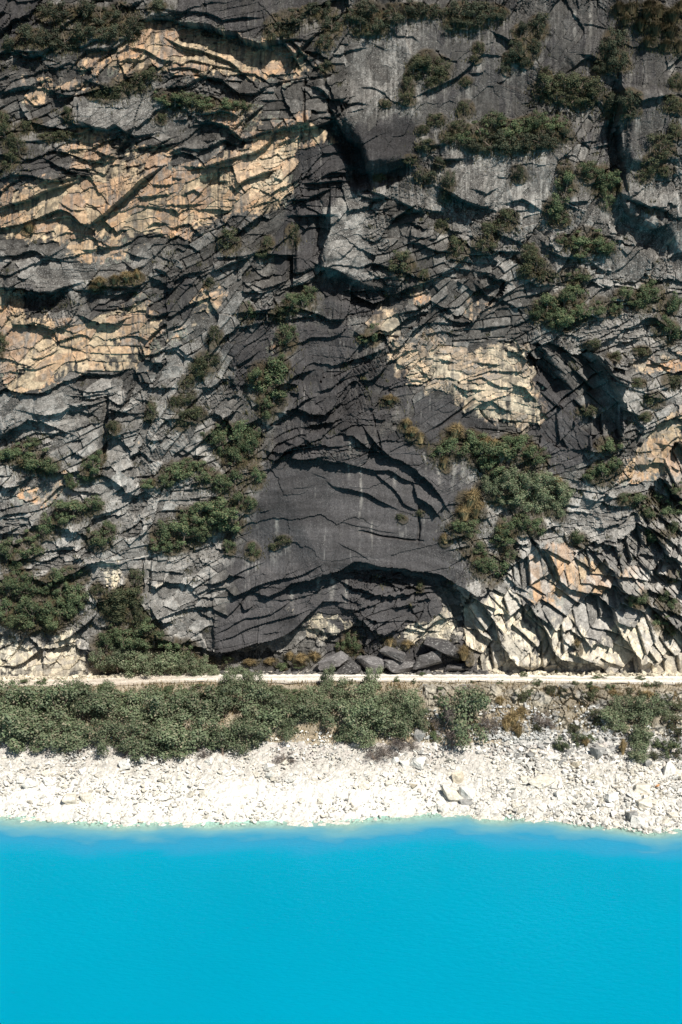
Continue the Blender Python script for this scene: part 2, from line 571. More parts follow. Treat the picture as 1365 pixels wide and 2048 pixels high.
Z_LIGHT = zone([(.55, "880,280 1230,300 1365,300 1420,560 1040,560 860,470"), (.8, "1090,540 1420,540 1420,720 1090,700"), (.9, "645,385 740,385 720,565 655,560"),
 (.5, "-100,790 200,760 480,800 500,900 420,1150 430,1300 200,1345 -100,1345"), (.6, "150,190 330,190 350,270 160,255"), (.9, "40,520 190,530 180,580 60,580"),
 (.6, "350,640 520,560 440,760 300,900"), (.75, "930,930 1365,930 1420,1340 980,1340 930,1150"), (.8, "1190,740 1420,730 1420,900 1260,880"),
 (.45, "690,30 840,30 830,220 690,220"), (.7, "880,1090 980,1110 960,1180 880,1140"), (.5, "0,490 330,500 330,560 0,560")], 0.12, 5)
Z_ROUGH = zone([(.07, "500,935 690,920 880,890 950,930 955,1010 885,1030 905,1100 965,1150 900,1160 690,1130 560,1140 430,1150 490,1080"), (.3, "430,1150 690,1140 700,1270 430,1315"),
 (.22, "690,30 860,30 1060,30 1060,230 900,280 830,320 740,350 690,230"), (.3, "1060,0 1240,20 1220,140 1180,160 1060,160"), (.25, "1235,60 1340,60 1340,340 1240,390"),
 (.3, "585,270 690,250 700,340 590,350"), (.3, "540,420 640,420 640,540 560,520"), (.28, "640,390 740,390 730,570 650,560"), (.3, "880,280 1130,280 1100,440 880,400"),
 (.3, "150,190 340,185 350,270 150,260"), (.3, "360,-40 620,-40 620,80 480,70 360,30"), (.3, "160,480 310,470 300,560 150,570"), (.35, "-40,730 150,740 160,860 -40,880"),
 (.3, "800,780 900,780 1010,860 880,880 800,860"), (.3, "700,850 900,880 940,1000 870,1010"), (.35, "460,680 560,650 540,730 460,740"), (.4, "270,60 560,80 600,150 400,148 270,120"),
 (.35, "560,640 760,640 720,720 600,760"), (.45, "160,640 300,640 300,745 160,745"), (.45, "1060,1080 1230,1130 1120,1220 1060,1190"), (.3, "1190,740 1290,780 1250,850 1200,830"),
 (.35, "800,280 690,250 860,330 740,370"), (.3, "60,520 190,530 170,590 60,570"), (.6, "0,395 160,355 350,340 520,270 650,250 585,340 572,410 450,425 300,490 0,480"), (.6, "0,640 130,640 160,750 60,795 0,790"), (.38, "830,700 1030,690 1090,850 940,830"), (.35, "1050,715 1150,760 1180,840 1240,880 1130,965 1070,860"), (.7, "980,1170 1080,1180 1365,1240 1365,1345 960,1345")], 1.0)
Z_DIAG = zone([(1, "340,520 600,300 620,440 540,620 520,900 300,1010 260,900 340,700"), (1, "600,780 860,640 860,560 1040,560 780,780 700,860")], 0, 4)
Z_SLAB = zone([(1, "930,1200 1060,1080 1240,1090 1420,780 1420,1400 940,1400"), (1, "1050,680 1250,720 1240,900 1100,900")], 0, 4)
Z_VERT = zone([(1, "690,-80 1420,-80 1420,560 1100,560 860,430 690,380")], 0, 4)
# ------------------------------------------------------------------ the cliff: one displaced rock face
def axis(lo, a, b, hi, fine, coarse):
    return np.concatenate([np.arange(lo, a, coarse), np.arange(a, b, fine), np.arange(b, hi + coarse, coarse)]).astype(F32)
STEP = 0.082
gx = axis(-50, -36.2, 36.2, 50, STEP, 0.5)
gz = axis(7.0, 8.4, 77.5, 84, STEP, 0.45)
GX, GZ = np.meshgrid(gx, gz)
GY0 = LEAN * (GZ - BASE_Z)
PX, PY = to_px(GX, GY0, GZ)
PX = PX.astype(F32); PY = PY.astype(F32)
M_PX = 0.0515                                   # metres per photo pixel on the face
# natural raggedness: everything is looked up at slightly wandering coordinates
wx = (fbm(GX * .55, GZ * .55, 5, 0, .6) - .5) * 34 + (vnoise(GX * 7, GZ * 7, 2) - .5) * 3
wy = (fbm(GX * .55 + 40, GZ * .55 + 9, 5, 3, .6) - .5) * 30 + (vnoise(GX * 7 + 8, GZ * 7, 5) - .5) * 3
_bu, _bv, _ = cells(GX / .62 + 3.1, GZ / .55 + 7.7, 6)          # broken, angular edges rather than wavy ones
_cu, _cv, _ = cells(GX / .26 + 1.1, GZ / .24 + 2.7, 1)
_sn = np.minimum(zsample(Z_ROUGH, PX, PY), 1) * .55 * sstep(.35, .65, vnoise(GX * .4 + 3, GZ * .4, 5))
QX = PX - _sn * (.62 * _bu * .62 + .4 * _cu * .26) / M_PX + (fbm(GX * .33, GZ * .33, 2, 0) - .5) * 12
QY = PY + _sn * (.62 * _bv * .55 + .4 * _cv * .24) / M_PX + (fbm(GX * .33 + 40, GZ * .33 + 9, 2, 3) - .5) * 12

def polyline(spec):
    head, body = spec.split(':')
    d, L = [float(q) for q in head.split()]
    return d, L, np.array([[float(q) for q in s.split(',')] for s in body.split()])

OUT = np.zeros(GX.shape, F32)                   # how far the rock stands out towards the lake, in metres

def nearest(pts, x, y):
    """distance in px to a polyline, side (+ = left of travel seen with y up), and how far past its ends"""
    bd = np.full(x.shape, 1e9, F32); side = np.zeros(x.shape, F32); over = np.zeros(x.shape, F32); along = np.zeros(x.shape, F32)
    seg = np.hypot(*(pts[1:] - pts[:-1]).T); cum = np.concatenate([[0], np.cumsum(seg)])
    n = len(pts) - 1
    for i in range(n):
        (x1, y1), (x2, y2) = pts[i], pts[i + 1]
        dx, dy = x2 - x1, y2 - y1
        l = math.hypot(dx, dy) + 1e-6
        t = ((x - x1) * dx + (y - y1) * dy) / (l * l)
        tc = np.clip(t, 0, 1)
        d = np.hypot(x - (x1 + tc * dx), y - (y1 + tc * dy))
        s = ((x - x1) * dy - (y - y1) * dx) / l
        o = np.zeros_like(d)
        if i == 0: o = np.maximum(o, -t * l)
        if i == n - 1: o = np.maximum(o, (t - 1) * l)
        m = d < bd
        bd = np.where(m, d, bd); side = np.where(m, s, side); over = np.where(m, o, over); along = np.where(m, cum[i] + tc * l, along)
    return bd, side, over, along / cum[-1]

def window(pts, pad):
    x0, x1 = pts[:, 0].min() - pad, pts[:, 0].max() + pad
    y0, y1 = pts[:, 1].min() - pad, pts[:, 1].max() + pad
    c = np.where((PX[0] > x0 - 20) & (PX[0] < x1 + 20))[0]
    r = np.where((PY[:, 0] > y0) & (PY[:, 0] < y1))[0]
    if len(c) == 0 or len(r) == 0: return None
    return slice(r[0], r[-1] + 1), slice(c[0], c[-1] + 1)

for (ox, oy), block in EDGES.items():
    for line in block.split('\n'):
        d, L, p = polyline(line)
        p = p / 3.9 + np.array([ox, oy])
        w = window(p, 3.2 * L / M_PX + 12)
        if w is None: continue
        bd, sd, ov, al = nearest(p, QX[w], QY[w])
        m = sd * M_PX
        taper = np.exp(-(np.maximum(ov, 0) * M_PX / (.25 + .35 * L)) ** 2) * (0.35 + 0.65 * sstep(0, .14, al) * sstep(0, .14, 1 - al))
        proud = np.exp(-bd * M_PX / L) * sstep(-.03, .03, m)
        inset = -0.35 * np.exp(-bd * M_PX / (.45 * L + .2)) * (1 - sstep(-.03, .03, m))
        OUT[w] += ((.80 + .10 * min(d, 2.2)) * d * taper * (proud + inset)).astype(F32)
for line in CRACKS.split('\n'):
    d, hw, p = polyline(line)
    w = window(p, 3 * hw / M_PX + 10)
    bd, sd, ov, al = nearest(p, QX[w], QY[w])
    f = np.exp(-(bd * M_PX / hw) ** 4) * (0.4 + 0.6 * sstep(0, .2, al) * sstep(0, .2, 1 - al))
    OUT[w] -= (d * f).astype(F32)

lwx = ((fbm(GX * .22, GZ * .22, 2, 1) - .5) * 3.0).astype(F32); lwz = ((fbm(GX * .22 + 30, GZ * .22, 2, 6) - .5) * 3.0).astype(F32)
jx = ((vnoise(GX * 2.2, GZ * 2.2, 3) - .5) * .16 + (vnoise(GX * 6, GZ * 6, 4) - .5) * .06).astype(F32); jz = ((vnoise(GX * 2.2 + 9, GZ * 2.2, 5) - .5) * .16 + (vnoise(GX * 6, GZ * 6 + 7, 0) - .5) * .06).astype(F32)
# broken blocks: Voronoi facets in four grains, each block a tilted plane whose lower edge stands proud
def facets(angle, size, ratio, slope, k, amp):
    a = math.radians(angle); c, s = math.cos(a), math.sin(a)
    X = GX + lwx + jx; Z = GZ + lwz + jz
    u = (X * c + Z * s) / (size * ratio); v = (-X * s + Z * c) / size
    bu, bv, r = cells(u, v, k)
    sl = slope * (1.9 * r[1] - .35)
    h = amp * (r[0] - .5) - sl * bv * size + (r[2] - .5) * 1.0 * slope * bu * size * ratio
    # centre of the cell, back in photo pixels
    cu, cv = (u - bu) * size * ratio, (v - bv) * size
    cx, cz = cu * c - cv * s, cu * s + cv * c
    return h.astype(F32), r, cx, cz

def blocks(angle, size, ratio, slope, k, amp, big, swing=38, us=0):
    """rock split along two joint sets: slabs in uneven rows, cut across, every family of rows a little askew"""
    a = np.radians(angle + (big[0] - .5) * swing).astype(F32); c, s = np.cos(a), np.sin(a)
    X = GX + lwx * (.08 if us > .5 else .25) + jx * .35 + big[1] * 9; Z = GZ + lwz * (.08 if us > .5 else .25) + jz * .35 + big[2] * 9
    u = X * c + Z * s; v = -X * s + Z * c
    v1 = v / size + .85 * vnoise(v / (size * 1.7), v * 0 + 3.3, k) + .30 * vnoise(u / (size * ratio * 2.2), v / (size * 2.5), k + 2)
    row = np.floor(v1).astype(np.int32); bv = (v1 - row - .5).astype(F32)
    h1 = TAB[k % 8][row & 255, 11]; h2 = TAB[(k + 1) % 8][row & 255, 23]; h3 = TAB[(k + 2) % 8][row & 255, 37]
    wd = size * ratio * (.55 + .9 * h1)
    uu = u + (h3 - .5) * 1.3 * bv * size
    u1 = uu / wd + 37 * h2 + .7 * vnoise(uu / (wd * 1.6), row * 1.7, k + 4)
    col = np.floor(u1).astype(np.int32); bu = (u1 - col - .5).astype(F32)
    r = [TAB[(k + q) % 8][(row * 7 + col * 3 + 31 * q) & 255, (col * 5 + row + 17 * q) & 255] for q in (1, 2, 4)]
    sl = slope * (1.9 * r[1] - .35)
    h = amp * (r[0] - .5) - sl * bv * size + (r[2] - .5) * slope * bu * wd - us * (.3 + 1.3 * r[2]) * bu * wd
    edge = np.minimum((.5 - np.abs(bv)) * size, (.5 - np.abs(bu)) * wd)
    # ends of the slab nicked off
    cu, cv = -bu * wd, -bv * size
    return h.astype(F32), r, GX + cu * c - cv * s, GZ + cu * s + cv * c, edge

rough = zsample(Z_ROUGH, QX, QY)
wD = zsample(Z_DIAG, QX + wx, QY + wy); wS = zsample(Z_SLAB, QX + wx, QY + wy); wV = zsample(Z_VERT, QX + wx, QY + wy)
sel = np.zeros(GX.shape, np.int8)
sel[wV > .5] = 3; sel[wD > .5] = 1; sel[wS > .5] = 2
fresh = np.maximum(zsample(Z_TAN, QX, QY), zsample(Z_PALE, QX, QY))
GRAIN = [(14, 1.7, .38), (40, 2.0, .38), (-47, 1.8, .62), (72, 1.35, .26)]
H = np.zeros(GX.shape, F32); R1 = np.zeros(GX.shape, F32); R2 = np.zeros(GX.shape, F32); R3 = np.zeros(GX.shape, F32)
CX = np.zeros(GX.shape, F32); CZ = np.zeros(GX.shape, F32)
for g, (ang, ratio, slope) in enumerate(GRAIN):
    m = sel == g
    s0 = 1.35 if g == 2 else 1.0
    big, rb, cx, cz = facets(ang, 3.2 * s0, ratio, slope * (.9 if g == 2 else .6), g, .9 if g == 2 else .50)
    if g == 2:
        mid, rm, mx, mz, e1 = blocks(43, 2.7, .66, .36, 4, .75, rb, 16, .68)
        sm, rs, _, _, e2 = blocks(-47, .5, 2.6, .55, 6, .13, rm, 14, .2)
    else:
        mid, rm, mx, mz, e1 = blocks(ang, .98, ratio * 1.15, slope * .85, g + 2, .28, rb)
        vor, rv, vx, vz = facets(ang + 7, 1.12, ratio * .95, slope * .85, g + 2, .30)
        sw = (rb[1] > .52) | ((fresh > .35) & (rb[0] > .15))
        mid = np.where(sw, vor, mid); mx = np.where(sw, vx, mx); mz = np.where(sw, vz, mz); e1 = np.where(sw, 9, e1)
        rm = [np.where(sw, q, w_) for q, w_ in zip(rv, rm)]
        sm, rs, _, _, e2 = blocks(ang - 4 + 86 * (rm[2] > .72), .36, ratio * 1.1, slope * .9, g + 5, .12, rm)
    crs, rc, _, _ = facets(ang + 78, 1.0, 1.5, slope * .6, g + 4, .16)
    tn, rt, _, _ = facets(ang + 20, .2, 1.5, slope, g + 1, .06)
    busy = sstep(.40, .75, .6 * rb[2] + .4 * vnoise(GX * .35 + 7, GZ * .35, g))
    gap = .28 * np.exp(-(e1 / .05) ** 2) * (rm[0] > .35) + .14 * busy * np.exp(-(e2 / .04) ** 2) * (rs[2] > .4)
    hh = big * rough ** .5 + mid * rough ** 1.1 + crs * rough * sstep(.55, .7, rb[1]) * .7 + sm * (rough ** 1.3 * (.12 + 1.5 * busy)) + tn * (rough ** 1.2 * (.05 + 1.0 * busy * sstep(.4, .9, rm[2]))) - gap * np.clip(rough * 1.3 - .12, 0, 1)
    H = np.where(m, hh, H)
    R1 = np.where(m, rb[0], R1); R2 = np.where(m, rm[0], R2); R3 = np.where(m, rs[0], R3)
    CX = np.where(m, mx, CX); CZ = np.where(m, mz, CZ)
OUT += H
# gentle macro form and grain
OUT += ((fbm(GX * .09, GZ * .09, 3, 2) - .5) * 2.6).astype(F32)
OUT += ((fbm(GX * 1.6, GZ * 1.6, 4, 5) - .5) * (.05 + .06 * rough)).astype(F32)
# the foot of the wall stays behind the road
foot = 1 - sstep(9.0, 10.3, GZ)
OUT = OUT * (1 - .75 * foot) - .35 * foot
GY = (GY0 - OUT).astype(F32)

# ------------------------------------------------------------------ colour of the rock itself
cpx, cpy = to_px(CX, LEAN * (CZ - BASE_Z), CZ)
def zmix(Z): return .55 * zsample(Z, cpx, cpy) + .45 * zsample(Z, QX + wx * .6, QY + wy * .6)
fine = fbm(GX * 3.1, GZ * 3.1, 4, 1); broad = fbm(GX * .35, GZ * .35, 4, 4)
streak = fbm(GX * 3.3 + 3 * fbm(GX * .6, GZ * .2, 2, 3), GZ * .16, 4, 6, .6)
streak2 = fbm(GX * 6.5 + 50, GZ * .3, 3, 2, .6)
jit = .40 * (R2 - .5) + .30 * (R3 - .5) + .34 * (R1 - .5) + .6 * (fine - .5) - .55 * np.clip(streak - .5, 0, 1) + .5 * (broad - .5)
zt, zp = zmix(Z_TAN), zmix(Z_PALE)
tan = sstep(.46, .60, zt * .93 + 1.25 * jit) * sstep(.06, .22, zt)
pale = sstep(.43, .58, zp * .95 + 1.1 * jit) * sstep(.06, .22, zp)
dk = zmix(Z_DARK)
dark = np.clip(sstep(.30, .75, dk + .7 * (streak - .5) + .35 * (R2 - .5)), 0, 1)
light = zsample(Z_LIGHT, QX + wx * 2, QY + wy * 2)
lightm = np.clip(light + .5 * (broad - .5) + .35 * (R2 - .5), 0, 1)
low = sstep(300, 1150, PY)                      # grey and dark rock tones grow paler down the face
g = (.054 + .030 * low) + lightm * (.076 + .074 * low)
g = g * (.42 + 1.16 * fine) * (.58 + .84 * R2) * (.68 + .64 * R3)
vz = sstep(.3, .7, wV) * (1 - .6 * low)
g = g * (1 + vz * (1.5 * (streak - .5) + 1.2 * (streak2 - .5))) + vz * .018 + vz * .05 * sstep(.60, .74, streak2) * sstep(.4, .6, broad)
def rgb(v): return np.array(v, F32)
C = g[..., None] * rgb((1.0, .94, .86))
dc = (.032 + .016 * low + .03 * (streak2 - .4).clip(0) + .012 * (fine - .5))[..., None] * rgb((1.0, .94, .945))
C = C * (1 - dark[..., None]) + dc * dark[..., None]
lam = fbm(GX * .16 + .3 * GZ, (GZ + .012 * (GX + 1.0) ** 2) * 1.5, 4, 3, .6)          # flow-like curved layers in the dark skin
C = C * (1 + dark * (1.1 * (lam - .5) + .7 * (broad - .5)))[..., None]
for sx, sy0, sy1, sw_ in ((701, 872, 925, 4), (699, 930, 965, 2.5), (553, 1036, 1092, 3.5), (721, 925, 1120, 1.8), (789, 945, 985, 3), (745, 1040, 1110, 1.5), (586, 1180, 1215, 4), (640, 1150, 1200, 3), (662, 1155, 1215, 3.5), (690, 1160, 1230, 2.5), (877, 935, 990, 3), (905, 925, 1000, 4), (925, 925, 985, 5), (850, 905, 960, 2), (660, 420, 520, 5), (690, 400, 470, 4), (715, 430, 520, 5), (1000, 300, 370, 5), (960, 310, 370, 4), (1085, 300, 400, 6), (1340, 130, 190, 8), (1150, 20, 110, 3), (1180, 15, 90, 3), (1055, 60, 150, 3)):
    f = np.exp(-((QX + 5 * (fine - .5) - sx) / sw_) ** 2) * sstep(sy0 - 6, sy0 + 6, PY) * (1 - sstep(sy0, sy1, PY)) * sstep(.25, .5, fine) * .8
    C = C * (1 - f[..., None]) + rgb((.27, .255, .23)) * f[..., None]
# thin pale mineral runs over the dark skin
run = sstep(.64, .76, .7 * streak2 + .3 * streak) * dark * sstep(.5, .68, fbm(GX * .45 + 3, GZ * .25, 3, 7)) * sstep(.3, .6, fine)
C = C * (1 - .8 * run[..., None]) + rgb((.20, .19, .175)) * (.8 * run[..., None])
warm = np.clip(.5 + 1.5 * (R2 - .5) + 1.4 * (broad - .5), 0, 1)[..., None]
tc = (rgb((.43, .265, .155)) * warm + rgb((.47, .37, .25)) * (1 - warm)) * (.45 + .85 * fine + .35 * (R3 - .5) + .3 * (R2 - .5))[..., None]
pc = (rgb((.62, .56, .445)) * (1 - .6 * warm) + rgb((.58, .47, .31)) * (.6 * warm)) * (.52 + .8 * fine + .3 * (R3 - .5) + .2 * (R2 - .5))[..., None]
upc = (1 - sstep(860, 960, PY))[..., None] * .62
pc = pc * (1 - upc) + tc * upc
stain = np.maximum(sstep(.55, .66, streak) * .8, sstep(.62, .7, streak2) * sstep(.45, .6, broad) * .7)
tanv = tan * (1 - stain * .85); palev = pale * (1 - stain * .7) * (1 - .6 * sstep(.6, .72, R3)) * (1 - .5 * sstep(.68, .78, R2)); tanv = tanv * (1 - .55 * sstep(.66, .76, R3)) * (1 - .45 * sstep(.72, .8, R2))
C = C * (1 - tanv[..., None]) + tc * tanv[..., None]
C = C * (1 - palev[..., None]) + pc * palev[..., None]
# lichen crust: grey-green fringe where fresh rock meets old skin
fr = np.clip(1 - abs(zt + jit - .36) / .09, 0, 1) * sstep(.06, .2, zt) * sstep(.45, .6, broad) * .5
C = C * (1 - fr[..., None]) + rgb((.23, .25, .19)) * fr[..., None]
SPK = np.clip((lightm * 1.25 + .2) * (1 - tanv) * (1 - palev) * (1 - .55 * dark), 0, 1)

def wall_y(x, z):
    """rock surface (y) at a spot of the face"""
    i = min(max(int(np.searchsorted(gz, z)), 1), len(gz) - 2); j = min(max(int(np.searchsorted(gx, x)), 1), len(gx) - 2)
    return float(GY[i, j])

def wall_y_min(x, z, r):
    i0, i1 = np.searchsorted(gz, z - r), np.searchsorted(gz, z + r) + 1
    j0, j1 = np.searchsorted(gx, x - r), np.searchsorted(gx, x + r) + 1
    return float(np.percentile(GY[i0:i1, j0:j1], 35))

# ------------------------------------------------------------------ materials
def new_mat(name, rough=.9, spec=.25):
    m = bpy.data.materials.new(name); m.use_nodes = True
    nt = m.node_tree
    b = nt.nodes['Principled BSDF']
    b.inputs['Roughness'].default_value = rough
    b.inputs['Specular IOR Level'].default_value = spec
    return m, nt, b

def N(nt, kind, **kw):
    n = nt.nodes.new('ShaderNode' + kind)
    for k, v in kw.items():
        if k in n.inputs: n.inputs[k].default_value = v
        else: setattr(n, k, v)
    return n

def mixc(nt, f, a, b, mode='MIX'):
    n = nt.nodes.new('ShaderNodeMix'); n.data_type = 'RGBA'; n.blend_type = mode
    for sock, v in ((n.inputs[0], f), (n.inputs[6], a), (n.inputs[7], b)):
        if hasattr(v, 'is_output') or isinstance(v, bpy.types.NodeSocket): nt.links.new(v, sock)
        elif sock == n.inputs[0]: sock.default_value = v
        else: sock.default_value = (*v, 1)
    return n.outputs[2]

def ramp(nt, fac, *stops):
    n = nt.nodes.new('ShaderNodeValToRGB')
    e = n.color_ramp.elements
    while len(e) < len(stops): e.new(0.5)
    for i, (p, c) in enumerate(stops):
        e[i].position = p; e[i].color = (*c, 1) if isinstance(c, tuple) else (c, c, c, 1)
    nt.links.new(fac, n.inputs[0])
    return n.outputs[0]

def rock_material(name, bump=.6):
    m, nt, b = new_mat(name, .92, .18)
    L = nt.links.new
    at = N(nt, 'Attribute', attribute_name='rock_colour'); sp = N(nt, 'Attribute', attribute_name='lichen')
    tc = N(nt, 'TexCoord')
    n1 = N(nt, 'TexNoise', Scale=5.0, Detail=8.0, Roughness=.7); L(tc.outputs['Object'], n1.inputs['Vector'])
    n2 = N(nt, 'TexNoise', Scale=11.0, Detail=4.0, Roughness=.65); L(tc.outputs['Object'], n2.inputs['Vector'])
    v = ramp(nt, n1.outputs[0], (.28, .45), (.5, .98), (.72, 1.5))
    c = mixc(nt, .8, at.outputs['Color'], v, 'MULTIPLY')
    fleck = ramp(nt, n2.outputs[0], (.57, 0.0), (.63, 1.0))
    mu = N(nt, 'Math', operation='MULTIPLY'); L(fleck, mu.inputs[0]); L(sp.outputs['Fac'], mu.inputs[1])
    mu2 = N(nt, 'Math', operation='MULTIPLY'); L(mu.outputs[0], mu2.inputs[0]); mu2.inputs[1].default_value = .75
    c = mixc(nt, mu2.outputs[0], c, (.46, .45, .42))
    n3 = N(nt, 'TexNoise', Scale=16.0, Detail=3.0, Roughness=.6); L(tc.outputs['Object'], n3.inputs['Vector'])
    pit = ramp(nt, n3.outputs[0], (.30, .35), (.40, 1.0))
    c = mixc(nt, .7, c, pit, 'MULTIPLY')
    L(c, b.inputs['Base Color'])
    bp = N(nt, 'Bump', Strength=bump, Distance=.12)
    n4 = N(nt, 'TexNoise', Scale=4.0, Detail=10.0, Roughness=.72); L(tc.outputs['Object'], n4.inputs['Vector'])
    L(n4.outputs[0], bp.inputs['Height']); L(bp.outputs[0], b.inputs['Normal'])
    return m
M_ROCK = rock_material('cliff_rock')

# ------------------------------------------------------------------ object helpers
def link(o, parent=None, label=None, cat=None, group=None, kind=None):
    COL.objects.link(o)
    if parent is not None: o.parent = parent
    for k, v in (('label', label), ('category', cat), ('group', group), ('kind', kind)):
        if v: o[k] = v
    return o

def np_mesh(name, verts, faces, mat, smooth=False):
    """faces: (n,4) or (n,3) integer array"""
    me = bpy.data.meshes.new(name)
    k = faces.shape[1]; n = len(faces)
    me.vertices.add(len(verts)); me.vertices.foreach_set('co', np.ascontiguousarray(verts, F32).ravel())
    me.loops.add(n * k); me.loops.foreach_set('vertex_index', np.ascontiguousarray(faces, np.int32).ravel())
    me.polygons.add(n); me.polygons.foreach_set('loop_start', np.arange(0, n * k, k, dtype=np.int32))
    me.polygons.foreach_set('loop_total', np.full(n, k, np.int32))
    me.polygons.foreach_set('use_smooth', np.full(n, smooth, bool))
    me.materials.append(mat)
    me.update(calc_edges=True)
    return me

def set_attr(me, name, data, kind):
    a = me.attributes.new(name, kind, 'POINT')
    if kind == 'FLOAT_COLOR':
        d = np.ones((len(data), 4), F32); d[:, :3] = data
        a.data.foreach_set('color', d.ravel())
    else: a.data.foreach_set('value', np.ascontiguousarray(data, F32))

def grid_faces(nr, nc):
    i = np.arange(nr * nc).reshape(nr, nc)
    return np.stack([i[:-1, :-1], i[:-1, 1:], i[1:, 1:], i[1:, :-1]], -1).reshape(-1, 4)
